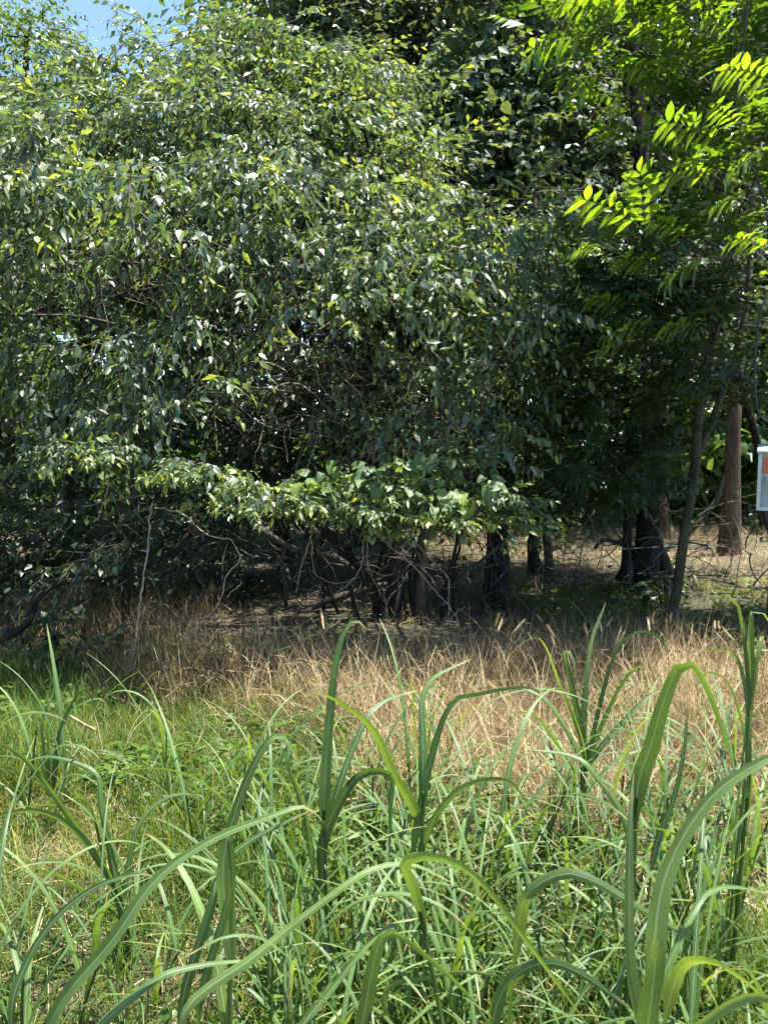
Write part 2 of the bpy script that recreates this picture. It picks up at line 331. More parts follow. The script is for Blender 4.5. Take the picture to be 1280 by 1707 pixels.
def noise2(xy, sc, seed=0):
    x, y = xy[:, 0] * sc + seed, xy[:, 1] * sc - seed
    return (np.sin(x * 1.7 + np.sin(y * 1.3)) + np.sin(y * 2.1 + np.sin(x * .9 + 1)) + np.sin((x + y) * 1.1 + 2)) / 3
def scatter(s, temps, locs, center=None, tint=(.45, .14), pitch=(.05, .35), scale=(.75, 1.25), yaw_sd=.8, tmix=.55, patch=0.0):
    k = len(locs); which = rng.integers(0, len(temps), k)
    if center is None: yaw = rng.uniform(-math.pi, math.pi, k)
    else:
        d = locs - np.asarray(center); yaw = np.arctan2(d[:, 1], d[:, 0]) + rng.normal(0, yaw_sd, k)
    A = ypr(yaw, rng.normal(*pitch, k), rng.normal(0, .35, k), rng.uniform(*scale, k)); tn = rng.normal(*tint, k) + (patch * noise2(locs, 2.6, 4.0) if patch else 0)
    for i, T in enumerate(temps):
        q = which == i
        if q.any(): s.inst(T, A[q], locs[q], tn[q], tmix)
def blob_points(blobs, dens):
    """blobs: (px, py, depth, half width px, half height px, half depth m, weight) -> points and their blob"""
    pts = []
    for b in blobs:
        px, py, d, rx, ry, rd = b[:6]; wt = b[6] if len(b) > 6 else 1.0
        n = max(2, int(rx * ry * dens * wt * (d / 5.5) ** 2))
        u = rng.normal(size=(n, 3)); u /= np.linalg.norm(u, axis=1)[:, None]; u *= rng.uniform(.15, 1.0, (n, 1)) ** .55
        pts.append(PV(px + u[:, 0] * rx, py + u[:, 1] * ry, d + u[:, 2] * rd))
    return np.concatenate(pts)
def limb(parent, p0, p1, r0, r1, m='bark', name='branch', sag=0.12, sides=7, wob=.05, n=12):
    p0 = np.asarray(p0); p1 = np.asarray(p1); ln = np.linalg.norm(p1 - p0); k = 5
    pts = [p0 + (p1 - p0) * u + np.array([0, 0, sag * ln * math.sin(math.pi * u)]) + rng.normal(0, wob * ln * .4, 3) * (0 < u < 1) for u in np.linspace(0, 1, k)]
    s = Soup(); path = smooth_path(pts, n); tube(s, path, np.linspace(r0, r1, n), sides, 0, rough=.05)
    s.build(name, [M[m]], parent); return path
def trunk(parent, pts, radii, m='bark', sides=14, n=36, name='trunk', flare=1.6, rough=.035):
    """pts: 3-D points from the ground up"""
    path = smooth_path(pts, n); rad = np.interp(np.linspace(0, 1, n), np.linspace(0, 1, len(radii)), radii)
    h = np.linspace(0, 1, n); rad = rad * (1 + (flare - 1) * np.exp(-h * 14))
    path[0, 2] -= .08
    s = Soup(); tube(s, path, rad, sides, 0, rough=rough); s.build(name, [M[m]], parent); return path
def tangle(s, pts, length, r, mi=0, n=9, sides=3, hang=.5):
    for p in pts:
        d = rng.normal(size=3); d[2] = d[2] * .6 - hang; d /= np.linalg.norm(d); ln = length * rng.uniform(.4, 1.3); q = [p]; 
        for k in range(n - 1):
            d = d + rng.normal(0, .28, 3); d /= np.linalg.norm(d); q.append(q[-1] + d * ln / n)
        tube(s, np.array(q), np.linspace(r, r * .4, n) * rng.uniform(.5, 1.5), sides, mi, cap=False)

SP_SHRUB = [spray(32, .46, OVATES, .080, droop=rng.uniform(.4, 1.0), hang=rng.uniform(.5, 1.0), subs=3) for _ in range(14)]
SP_TIGHT = [spray(24, .34, OVATES, .080, droop=.3, hang=.45, subs=2) for _ in range(6)]
SP_FAR = [spray(22, .75, DIAMOND, .15, droop=.3, hang=.35, subs=4, twigs=False) for _ in range(8)]
SP_WOOD = [spray(22, 1.1, DIAMOND, .26, droop=.3, hang=.35, subs=4, twigs=False) for _ in range(8)]
SP_DARK = [spray(28, .6, SIMPLE, .10, droop=.35, hang=.45, subs=4, twig_r=.005) for _ in range(8)]
SP_DRAPE = [spray(20, .45, HEART, .105, droop=.6, hang=.3, subs=2, flat=.35) for _ in range(8)]
SP_ASH = [pinnate(int(rng.integers(4, 6)), .30, LANCE, .115, droop=rng.uniform(.1, .5)) for _ in range(10)]

# ------------------------------------------------------------------ ground
def grid_axis(a, b, n, far): return np.r_[-far, np.linspace(a, b, n), far]
gx = np.r_[-220., -60, -20, np.linspace(-7, 7, 71), 20, 60, 220]; gy = np.r_[-220., -60, -20, -5, np.linspace(0, 16, 81), 30, 80, 320]
X, Y = np.meshgrid(gx, gy, indexing='ij'); Z = ground_z(X, Y) * ((np.abs(X) < 12) & (Y > -2) & (Y < 20))
s = Soup(); nx, ny = X.shape; i, j = np.meshgrid(np.arange(nx - 1), np.arange(ny - 1), indexing='ij'); a = i * ny + j
s.add(np.stack([X, Y, Z], -1).reshape(-1, 3), np.concatenate([np.stack([a, a + ny, a + ny + 1], -1).reshape(-1, 3), np.stack([a, a + ny + 1, a + 1], -1).reshape(-1, 3)]))
tag(s.build('ground', [M['soil']]), kind='structure')

def leaf_objects(parent, meshes, locs, size, mat_name, droop=.5, spread=.6, toward=(0, -1, 0), face=(0, -.25, 1.)):
    """single leaves as parts sharing mesh data"""
    inv = Matrix.Translation(-Vector(parent.location)); k = len(locs)
    y = np.array(toward) * rng.uniform(.0, 1, (k, 1)) + rng.normal(0, spread, (k, 3)) + np.array([0, 0, -droop])
    A = axes(y, np.array(face) + rng.normal(0, .35, (k, 3))); sz = size * rng.uniform(.65, 1.2, k)
    for q in range(k):
        o = bpy.data.objects.new('leaf', meshes[q % len(meshes)]); C.objects.link(o); o.parent = parent
        m4 = Matrix([list(A[q][r] * sz[q]) + [locs[q][r]] for r in range(3)] + [[0, 0, 0, 1]])
        o.matrix_parent_inverse = inv; o.matrix_basis = m4
def leaf_meshes(shape, m, n=3):
    out = []
    for k in range(n):
        s = Soup(); v = shape[0].copy(); v[:, 2] += rng.normal(0, .018, len(v)) - .12 * k * v[:, 1] ** 2; v[:, 0] *= rng.uniform(.9, 1.1)
        s.add(v, shape[1], 0, .5, v[:, 0]); 
        tube(s, np.array([[0, -.28, .06], [0, -.14, .05], [0, .02, 0]]), .012, 3, 0, cap=False); out.append(s.mesh('leaf', [M[m]]))
    return out

# ------------------------------------------------------------------ the large overhanging shrub
shrub = thing('hackberry_tree', 'large spreading leafy shrub tree overhanging the grass, filling the middle and left', 'tree', (0.15, 6.3, 0))
g = lambda px, d: np.array([(px - CX) / F * d / math.cos(PITCH), d, 0.0])
SC = P(560, 420, 6.6)
for px, d, tx, ty, r_ in ((600, 6.5, 560, 780, .02), (625, 6.7, 650, 760, .018), (735, 6.4, 780, 780, .02), (760, 6.6, 750, 760, .016), (570, 6.7, 480, 800, .02), (690, 6.7, 690, 740, .016), (540, 6.9, 520, 760, .018), (480, 7.0, 440, 780, .018), (800, 6.8, 830, 760, .016)):
    limb(shrub, g(px, d) - np.array([0, 0, .08]), P(tx, ty, d - .2), r_, r_ * .5, 'bark', 'stem', sag=.03, wob=.07)
t1 = trunk(shrub, [g(665, 6.35), P(655, 960, 6.4), P(640, 880, 6.45), P(600, 700, 6.5), P(520, 480, 6.6), P(430, 250, 6.7)], [.055, .047, .043, .036, .03, .018], 'bark', rough=.08)
t2 = trunk(shrub, [g(700, 6.3), P(700, 940, 6.35), P(712, 850, 6.4), P(720, 650, 6.5), P(680, 430, 6.6), P(600, 200, 6.8)], [.045, .038, .036, .03, .025, .015], 'bark', rough=.08)
t3 = trunk(shrub, [g(640, 6.5), P(610, 960, 6.5), P(520, 860, 6.5), P(380, 700, 6.5), P(240, 500, 6.5), P(140, 300, 6.5)], [.036, .034, .03, .026, .022, .014], 'bark', rough=.08)
TOP = [(50, 190, 6.5, 90, 50, .6), (180, 140, 6.8, 60, 40, .6), (265, 95, 7.2, 45, 35, .5, .8), (345, 115, 7.3, 60, 45, .6), (440, 70, 7.5, 70, 70, .7), (545, 120, 7.2, 80, 60, .6), (610, 160, 7.0, 42, 50, .5),
       (90, 235, 5.3, 110, 45, .5), (250, 215, 6.5, 100, 50, .6), (400, 190, 6.7, 110, 60, .6), (530, 220, 6.6, 100, 50, .6), (640, 255, 6.6, 40, 45, .5)]
MID = [(80, 320, 4.85, 110, 45, .45), (240, 310, 4.9, 90, 40, .5, .8), (420, 285, 5.5, 100, 40, .5), (560, 315, 6.0, 100, 40, .5), (665, 345, 6.0, 80, 35, .45), (470, 390, 5.6, 90, 30, .45), (600, 420, 5.45, 110, 34, .45),
       (720, 415, 5.5, 100, 34, .45), (825, 390, 5.75, 80, 26, .45), (905, 395, 6.0, 55, 26, .4), (560, 500, 5.2, 95, 26, .4), (700, 500, 5.15, 95, 32, .4), (800, 540, 5.3, 70, 30, .4), (870, 480, 5.7, 60, 34, .4, .8),
       (390, 460, 5.6, 55, 34, .4, .8), (340, 400, 5.0, 60, 34, .4, .8), (190, 430, 5.4, 100, 40, .4, .35), (60, 440, 5.6, 80, 50, .5, .5), (-80, 300, 5.0, 90, 90, .5), (-90, 520, 4.9, 90, 90, .5), (-70, 720, 4.7, 80, 70, .4)]
LOW = [(290, 555, 5.0, 80, 40, .4, .9), (180, 610, 5.0, 80, 40, .4, .8), (60, 580, 5.6, 80, 90, .5, .7), (320, 665, 4.9, 65, 34, .4, .9), (200, 690, 4.8, 80, 26, .35, .9), (650, 600, 5.9, 70, 30, .4, .5), (590, 670, 6.0, 80, 40, .4, .35),
       (760, 625, 5.7, 70, 40, .45, .7), (850, 610, 5.9, 60, 45, .45, .7), (700, 690, 5.6, 70, 26, .4, .5), (820, 710, 5.7, 60, 36, .4, .6), (450, 600, 6.5, 90, 80, .4, .2)]
BOUGH = [(105, 768, 4.55, 60, 22, .3), (190, 762, 4.5, 70, 18, .3), (310, 790, 4.55, 80, 24, .3), (420, 822, 4.65, 70, 22, .3), (475, 838, 4.7, 60, 20, .3), (530, 840, 4.8, 70, 28, .3), (640, 850, 4.8, 75, 32, .3), (725, 845, 4.8, 75, 34, .3),
         (745, 775, 4.95, 50, 26, .3, .9), (815, 850, 4.9, 50, 32, .3), (862, 880, 4.9, 24, 16, .2), (610, 805, 5.0, 90, 24, .3, .8)]
s = Soup()
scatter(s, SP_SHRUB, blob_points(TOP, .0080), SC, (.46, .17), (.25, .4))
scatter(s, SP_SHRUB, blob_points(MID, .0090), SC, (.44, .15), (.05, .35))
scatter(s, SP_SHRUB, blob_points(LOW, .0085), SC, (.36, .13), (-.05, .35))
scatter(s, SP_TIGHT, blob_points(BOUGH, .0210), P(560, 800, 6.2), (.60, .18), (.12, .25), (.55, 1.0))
# roof of the crown further back, which shades the hollow under it
ROOF = [(px, py, d, 170, 60, .8, w_) for px, py, d, w_ in ((60, 230, 7.4, .8), (250, 230, 7.5, .7), (470, 80, 7.6, .9), (580, 130, 7.5, .9), (150, 250, 7.3, .8), (350, 250, 7.4, .8), (560, 280, 7.3, .8), (700, 400, 7.4, .8), (830, 470, 7.4, .6), (500, 430, 7.5, .6))]
scatter(s, SP_DARK, blob_points(ROOF, .0022), SC, (.45, .14), (.1, .35))
tag(s.build('crown', [M['shrub'], M['twig']], shrub), kind='stuff')
s = Soup()
tangle(s, blob_points([(480, 620, 6.2, 130, 130, .5), (200, 440, 6.1, 150, 60, .4), (620, 650, 6.1, 130, 110, .4), (300, 460, 6.1, 160, 80, .4), (80, 450, 6.1, 80, 80, .4), (800, 650, 6.1, 100, 100, .4)], .004), .8, .0035)
tangle(s, blob_points([(560, 920, 6.1, 330, 70, .5), (300, 860, 5.6, 150, 50, .3)], .004), .5, .0028, hang=.4)
tangle(s, blob_points([(500, 640, 5.8, 150, 120, .3), (230, 440, 5.8, 160, 70, .3), (650, 660, 5.8, 130, 100, .3)], .0024), .8, .0030, mi=1)
tag(s.build('twig_tangle', [M['twig'], M['pale_twig']], shrub), kind='stuff')
for b in TOP + MID + LOW[:9]:
    src = (t1, t2, t3)[int(b[0] < 300) * 2 if b[0] < 300 else int(b[0] > 640)]; c = P(b[0], b[1], b[2]); dd = np.linalg.norm(src - c, axis=1) + np.maximum(0, src[:, 2] - c[2]) * 1.2
    limb(shrub, src[np.argmin(dd)], c, .016, .005, 'twig' if b[2] < 6 else 'bark', sag=.08)
root = t3[12]
b1 = limb(shrub, t1[9], P(620, 850, 5.0), .022, .008, 'bark', sag=.15); b2 = limb(shrub, t3[16], P(210, 762, 4.85), .02, .007, 'bark', sag=.12)
limb(shrub, b2[-1], P(480, 860, 4.8), .008, .004, 'pale_twig', sag=.1); limb(shrub, t2[10], P(800, 850, 4.95), .018, .006, 'bark', sag=.12); limb(shrub, b2[-1], P(90, 770, 4.8), .006, .003, 'twig', sag=.1)
lm = leaf_meshes(OVATE_FINE, 'shrub_one')
lp = np.concatenate([blob_points([b[:3] + (b[3], b[4], .1) for b in BOUGH], .0034)[:130], blob_points([(b[0], b[1], b[2] - .35, b[3], b[4], .1) for b in MID[:16]], .0016)[:110], blob_points([(b[0], b[1], b[2] - .4, b[3], b[4], .1) for b in TOP], .001)[:60]])
leaf_objects(shrub, lm, lp, .088, 'shrub_one', .55)

# grape vine over the low bough, with large round leaves
vine = thing('grape_vine', 'vine with large round pale green leaves sprawling over the lowest bough', 'vine', tuple(P(640, 870, 4.75)))
s = Soup(); tube(s, smooth_path([P(470, 800, 4.9), P(560, 850, 4.68), P(660, 840, 4.65), P(740, 850, 4.68), P(850, 830, 4.72), P(880, 880, 4.75)], 30), .005, 5); s.build('stem', [M['twig']], vine)
gv = np.concatenate([blob_points([(590, 810, 4.65, 80, 26, .12), (650, 855, 4.6, 90, 34, .12), (720, 860, 4.6, 60, 30, .12), (800, 840, 4.65, 60, 30, .12), (540, 825, 4.65, 60, 26, .12), (700, 800, 4.7, 60, 40, .12)], .013)])
leaf_objects(vine, leaf_meshes(HEART_FINE, 'grape_one'), gv[rng.permutation(len(gv))[:110]] + [0, -.05, .07], .088, 'grape_one', .45, .5, (0, -1, 0), (.15, -.75, 1.))
vine2 = thing('grape_vine', 'vine with round pale leaves at the upper left of the large shrub', 'vine', tuple(P(170, 345, 5.4)))
s = Soup(); tube(s, smooth_path([P(20, 300, 5.5), P(90, 320, 5.35), P(160, 330, 5.3), P(220, 360, 5.4)], 20), .004, 5); s.build('stem', [M['twig']], vine2)
gv = blob_points([(165, 345, 5.25, 45, 28, .1), (60, 290, 5.3, 60, 30, .1), (130, 270, 5.4, 50, 30, .1), (40, 200, 5.5, 50, 40, .1)], .010)
leaf_objects(vine2, leaf_meshes(HEART_FINE, 'grape_one'), gv[rng.permutation(len(gv))[:34]] + [0, -.1, 0], .085, 'grape_one', .45, .5, (0, -1, 0), (.1, -.7, 1.))

# ------------------------------------------------------------------ trees
def tree(name, label, tr, blobs, temps, m, dens, group=None, bark='bark', tint=(.42, .14), sides=12, rad=(.1, .06), limbs=True, scale=(.75, 1.25), pitch=(.05, .35), flare=1.6):
    base = tr[0]; o = thing(name, label, 'tree', tuple(base), group)
    path = trunk(o, tr, rad, bark, sides, flare=flare)
    if blobs:
        s = Soup(); ctr = path[int(len(path) * .7)]
        scatter(s, temps, blob_points(blobs, dens), ctr, tint, pitch, scale)
        tag(s.build('crown', [M[m], M['twig']], o), kind='stuff')
        if limbs:
            for b in blobs:
                c = P(b[0], b[1], b[2]); dd = np.linalg.norm(path - c, axis=1) + np.maximum(0, path[:, 2] - c[2]) * 1.5
                limb(o, path[np.argmin(dd)], c, rad[-1] * .45, .008, bark, sag=.06)
    return o, path
# big dark trunk on the right
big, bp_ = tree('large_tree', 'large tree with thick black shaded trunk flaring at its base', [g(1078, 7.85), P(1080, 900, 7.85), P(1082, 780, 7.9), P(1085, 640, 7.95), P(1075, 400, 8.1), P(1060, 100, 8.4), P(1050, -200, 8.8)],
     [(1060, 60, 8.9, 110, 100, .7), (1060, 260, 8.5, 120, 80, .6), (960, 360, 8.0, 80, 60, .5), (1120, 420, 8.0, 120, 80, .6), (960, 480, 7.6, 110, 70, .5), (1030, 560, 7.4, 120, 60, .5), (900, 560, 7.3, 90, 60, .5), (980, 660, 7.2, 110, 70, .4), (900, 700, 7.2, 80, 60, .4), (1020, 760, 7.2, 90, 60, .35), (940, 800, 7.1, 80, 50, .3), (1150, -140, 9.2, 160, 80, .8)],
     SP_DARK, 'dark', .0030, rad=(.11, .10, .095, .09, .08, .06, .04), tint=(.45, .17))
s = Soup()
for a in (2.6, 3.6, -.4, .7):                                # root flares
    q = bp_[1]; tube(s, np.array([q + [math.cos(a) * .1, math.sin(a) * .1, .18], q + [math.cos(a) * .22, math.sin(a) * .2, -.03], q + [math.cos(a) * .30, math.sin(a) * .3, -.14]]), [.05, .045, .03], 8, rough=.05)
s.build('root', [M['bark']], big)
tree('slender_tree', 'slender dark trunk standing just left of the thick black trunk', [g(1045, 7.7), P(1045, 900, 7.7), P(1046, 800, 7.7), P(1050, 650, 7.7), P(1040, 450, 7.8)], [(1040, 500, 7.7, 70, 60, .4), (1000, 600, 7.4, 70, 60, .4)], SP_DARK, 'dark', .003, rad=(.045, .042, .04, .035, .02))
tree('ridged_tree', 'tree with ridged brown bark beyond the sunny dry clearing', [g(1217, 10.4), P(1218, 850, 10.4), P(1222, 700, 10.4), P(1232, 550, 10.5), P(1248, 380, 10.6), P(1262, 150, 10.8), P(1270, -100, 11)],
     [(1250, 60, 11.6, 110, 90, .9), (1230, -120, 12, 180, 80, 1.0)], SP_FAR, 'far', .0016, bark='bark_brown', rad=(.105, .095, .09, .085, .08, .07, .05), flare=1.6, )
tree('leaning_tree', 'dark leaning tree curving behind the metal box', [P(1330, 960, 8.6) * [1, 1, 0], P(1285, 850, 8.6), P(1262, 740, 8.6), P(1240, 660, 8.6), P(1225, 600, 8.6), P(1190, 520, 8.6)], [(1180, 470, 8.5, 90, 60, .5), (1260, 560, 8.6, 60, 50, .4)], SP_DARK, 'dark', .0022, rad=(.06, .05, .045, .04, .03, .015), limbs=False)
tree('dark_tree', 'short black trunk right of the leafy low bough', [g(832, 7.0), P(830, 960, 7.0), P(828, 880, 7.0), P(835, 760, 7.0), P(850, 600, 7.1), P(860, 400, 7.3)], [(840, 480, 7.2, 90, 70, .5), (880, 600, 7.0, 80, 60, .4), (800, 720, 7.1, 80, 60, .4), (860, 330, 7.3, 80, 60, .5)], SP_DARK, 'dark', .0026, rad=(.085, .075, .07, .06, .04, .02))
tree('thin_tree', 'thin leaning olive trunk at the edge of the shade', [g(920, 8.5), P(912, 910, 8.5), P(905, 850, 8.5), P(900, 760, 8.5), P(910, 600, 8.6)], [(910, 620, 8.6, 90, 80, .5)], SP_DARK, 'dark', .002, bark='bark_green', rad=(.045, .04, .038, .034, .02))
tree('thin_tree', 'thin dark trunk behind the low bough, right of the black trunk', [g(893, 8.9), P(885, 890, 8.9), P(880, 820, 8.9), P(878, 700, 8.9)], [], None, None, 0, rad=(.06, .055, .05, .03))
tree('thin_tree', 'thin spotted trunk far behind, between the black and the ridged trunks', [g(1105, 12), P(1104, 850, 12), P(1108, 750, 12), P(1112, 600, 12)], [], None, None, 0, bark='bark_brown', rad=(.09, .085, .08, .05))
# left: low curved limb, dark leaves
lt = thing('crooked_tree', 'low crooked tree with a curved limb sweeping across the shade at left', 'tree', tuple(P(-120, 1190, 4.9) * [1, 1, 0]))
tp = trunk(lt, [P(-120, 1190, 4.9) * [1, 1, 0], P(-40, 1085, 4.95), P(40, 1045, 5.05), P(62, 1000, 5.2), P(100, 972, 5.3), P(180, 962, 5.4), P(260, 935, 5.5), P(310, 895, 5.6), P(330, 840, 5.8)], [.028, .026, .024, .022, .02, .018, .018, .016, .01], 'bark', flare=1.2, rough=.09)
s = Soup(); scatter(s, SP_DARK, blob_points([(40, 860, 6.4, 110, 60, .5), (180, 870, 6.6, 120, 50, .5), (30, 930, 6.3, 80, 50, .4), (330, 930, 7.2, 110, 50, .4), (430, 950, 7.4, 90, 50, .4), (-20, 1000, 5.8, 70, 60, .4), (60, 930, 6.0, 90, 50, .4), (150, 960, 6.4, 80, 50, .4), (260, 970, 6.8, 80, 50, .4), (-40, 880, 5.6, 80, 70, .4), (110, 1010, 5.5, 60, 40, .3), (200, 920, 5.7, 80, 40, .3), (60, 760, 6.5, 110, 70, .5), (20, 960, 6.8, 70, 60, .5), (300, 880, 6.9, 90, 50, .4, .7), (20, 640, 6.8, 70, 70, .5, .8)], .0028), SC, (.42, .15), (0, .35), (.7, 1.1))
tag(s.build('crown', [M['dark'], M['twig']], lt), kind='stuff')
tree('thin_tree', 'thin dark upright trunk in the left shade behind the hanging vine', [g(205, 6.1), P(210, 980, 6.1), P(222, 870, 6.2), P(225, 760, 6.3)], [], None, None, 0, rad=(.03, .028, .026, .02))
tree('thin_tree', 'thin dark trunk slanting through the foliage at the left edge', [P(-60, 1100, 6.4) * [1, 1, 0], P(0, 720, 6.4), P(40, 580, 6.4), P(80, 500, 6.4), P(110, 440, 6.4)], [], None, None, 0, rad=(.04, .035, .03, .02, .012))
# vine-draped tree in the middle back
dr, dp = tree('vine_draped_tree', 'tree draped from top to middle in grey green rounded vine leaves', [g(830, 9.3), P(830, 700, 9.3), P(820, 400, 9.3), P(815, 100, 9.4), P(830, -150, 9.6)],
     [(860, 60, 9.0, 75, 70, .5), (790, 120, 8.9, 70, 60, .5), (720, 190, 8.6, 70, 60, .5), (820, 190, 8.7, 80, 60, .5), (760, 260, 8.4, 90, 50, .5), (860, 260, 8.4, 70, 40, .45), (690, 290, 8.4, 60, 50, .45), (930, 150, 8.8, 70, 70, .5), (950, 280, 8.5, 70, 60, .45), (890, 360, 8.2, 70, 30, .4, .7), (840, -60, 9.3, 120, 80, .7)],
     SP_DRAPE, 'drape', .0050, rad=(.1, .09, .08, .06, .03), tint=(.5, .16), pitch=(-.1, .3), limbs=False)
leaf_objects(dr, leaf_meshes(HEART_FINE, 'drape_one', 3), blob_points([(b[0], b[1], b[2] - .45, b[3], b[4], .06) for b in [(790, 130, 8.9, 70, 60), (760, 240, 8.4, 90, 50), (860, 250, 8.4, 70, 40), (940, 200, 8.6, 70, 70)]], .004)[:120], .105, 'drape_one', .5, .4)
# tall dark trees behind
tree('tall_tree', 'tall dark shaded tree rising behind the top of the shrub, left of the vine drape', [g(610, 11.5), P(610, 600, 11.5), P(620, 300, 11.5), P(640, 0, 11.6), P(650, -250, 11.8)],
     [(520, 60, 11.5, 90, 70, .9), (620, 40, 11.3, 100, 80, .9), (700, 80, 11.2, 100, 90, .9), (560, -60, 11.8, 130, 90, 1.2), (700, -80, 11.8, 150, 100, 1.2), (640, 170, 11.3, 120, 80, .9), (760, 20, 11.4, 110, 80, .9), (640, -220, 12, 220, 110, 1.4), (640, 300, 11.4, 150, 100, .9)],
     SP_FAR, 'tall', .0034, rad=(.18, .16, .14, .11, .06), tint=(.4, .15))
tree('tall_tree', 'tall tree filling the top behind the bright pinnate leaves at right', [g(960, 15.5), P(960, 600, 15.5), P(970, 300, 15.5), P(980, 0, 15.6), P(985, -250, 15.8)],
     [(900, 40, 15.5, 110, 90, 1), (1010, 60, 15.3, 120, 100, 1), (1120, 120, 15.3, 120, 110, 1), (940, 200, 15.3, 130, 100, 1), (1080, 260, 15.2, 130, 100, 1), (980, -120, 15.6, 240, 120, 1.4), (1200, 250, 15.4, 110, 110, 1), (960, 400, 15.4, 150, 100, 1), (1120, 420, 15.4, 150, 100, 1)],
     SP_FAR, 'tall', .0024, rad=(.2, .18, .15, .12, .06), tint=(.45, .16))
tree('feathery_tree', 'far feathery tree against the sky in the top left corner', [g(20, 17), P(30, 600, 17), P(40, 300, 17), P(45, 60, 17)],
     [(30, 60, 17, 70, 50, 1), (80, 80, 16.8, 60, 45, 1), (0, 20, 17.2, 60, 40, 1), (60, 30, 17, 50, 30, 1), (20, 130, 16.8, 110, 50, 1), (-60, 60, 17, 90, 90, 1.4), (105, 125, 17, 30, 20, .6), (0, 220, 17, 150, 80, 1.2)], SP_FAR, 'far', .0016, rad=(.2, .16, .1, .05), tint=(.4, .14), scale=(.6, 1.0))
for lab, px, d, bl in (('dark tree added behind the left half of the large shrub to deepen the shade', 120, 9.4, [(0, 330, 9.4, 140, 80, 1), (150, 300, 9.6, 130, 70, 1), (40, 480, 9.2, 150, 80, .9), (190, 470, 9.0, 130, 80, .9), (60, 640, 8.8, 140, 70, .7, .8), (200, 720, 8.6, 120, 60, .6), (60, 800, 8.4, 130, 60, .6), (220, 850, 8.2, 110, 50, .5), (-120, 500, 9.4, 130, 150, 1.2)]),
                       ('dark tree added behind the middle of the large shrub to deepen the shade', 470, 9.8, [(380, 330, 9.8, 140, 80, 1), (560, 380, 9.8, 140, 80, 1), (380, 500, 9.4, 140, 90, .9), (560, 560, 9.4, 140, 90, .9), (720, 520, 9.6, 120, 90, .9), (420, 680, 9.0, 140, 80, .7), (600, 720, 9.0, 140, 80, .7), (760, 700, 9.2, 110, 80, .7), (450, 820, 8.6, 140, 50, .6), (640, 850, 8.6, 120, 40, .5, .7)])):
    tree('added_shade_tree', lab, [g(px, d), P(px, 800, d), P(px + 20, 600, d), P(px + 30, 350, d)], bl, SP_DARK, 'dark', .0024, rad=(.1, .09, .07, .04), tint=(.42, .16), limbs=False, scale=(.9, 1.5))  # both trees are added to shade the ground and hollows behind the shrub
# the wood behind everything
s = Soup()
WOOD = [(px, py + rng.uniform(-30, 30), rng.uniform(14, 19), 150, 90, 1.6) for px in range(-450, 1800, 170) for py in (430, 540, 640, 730, 800, 850)]
WOOD += [(px, py, rng.uniform(16, 21), 170, 110, 1.8) for px in list(range(480, 1800, 190)) for py in (-60, 120, 280)] + [(px, py, 16, 130, 70, 1.4, 1.5) for px in (-400, -200, 0, 160, 320, 480) for py in (340, 460)] + [(1250, py, 15, 90, 80, 1.2, 1.4) for py in (350, 450, 560, 660)]
scatter(s, SP_WOOD, blob_points(WOOD, .00053), None, (.5, .18), (.1, .35), (.8, 1.5))
for px in range(-400, 1750, 70):
    q = g(px + rng.uniform(-30, 30), rng.uniform(12.5, 19)); tube(s, smooth_path([q, q + [rng.normal(0, .2), 0, 3], q + [rng.normal(0, .5), 0, 7]], 8), np.linspace(.09, .04, 8), 6, 1)
tag(s.build('distant_wood', [M['far'], M['bark']]), 'mass of sunlit green woodland far behind the trunks', 'wood', kind='stuff')
s = Soup()
under = np.stack([rng.uniform(-9, 9, 420), rng.uniform(9.5, 16, 420)], -1); under = under[~((under[:, 0] > 1.2) & (under[:, 0] < 6.5) & (under[:, 1] < 13.0))]
scatter(s, SP_DARK, np.c_[under, rng.uniform(.05, .9, len(under)) * rng.uniform(.3, 1.4, len(under))], None, (.62, .16), (.3, .3), (.7, 1.2))
tag(s.build('undergrowth', [M['far'], M['twig']]), 'low green undergrowth on the woodland floor behind the trunks', 'undergrowth', kind='stuff')

# ------------------------------------------------------------------ pinnate tree at the right
ash = thing('pinnate_sapling', 'young tree with slim olive trunk and bright yellow green pinnate leaves at right', 'tree', tuple(g(1122, 6.3)))
ap = trunk(ash, [g(1122, 6.3), P(1128, 980, 6.3), P(1140, 890, 6.3), P(1158, 780, 6.3), P(1163, 690, 6.3), P(1180, 600, 6.25), P(1205, 480, 6.2), P(1212, 350, 6.2), P(1200, 200, 6.2), P(1190, 20, 6.2), P(1185, -150, 6.2)], [.042, .040, .038, .037, .033, .03, .026, .022, .018, .014, .01], 'bark_green', flare=1.1, n=50)
trunk(ash, [ap[np.argmin(np.linalg.norm(ap - P(1160, 770, 6.3), axis=1))], P(1190, 690, 6.35), P(1215, 620, 6.4), P(1240, 520, 6.4), P(1250, 400, 6.4)], [.03, .026, .022, .018, .012], 'bark_green', flare=1, name='fork')
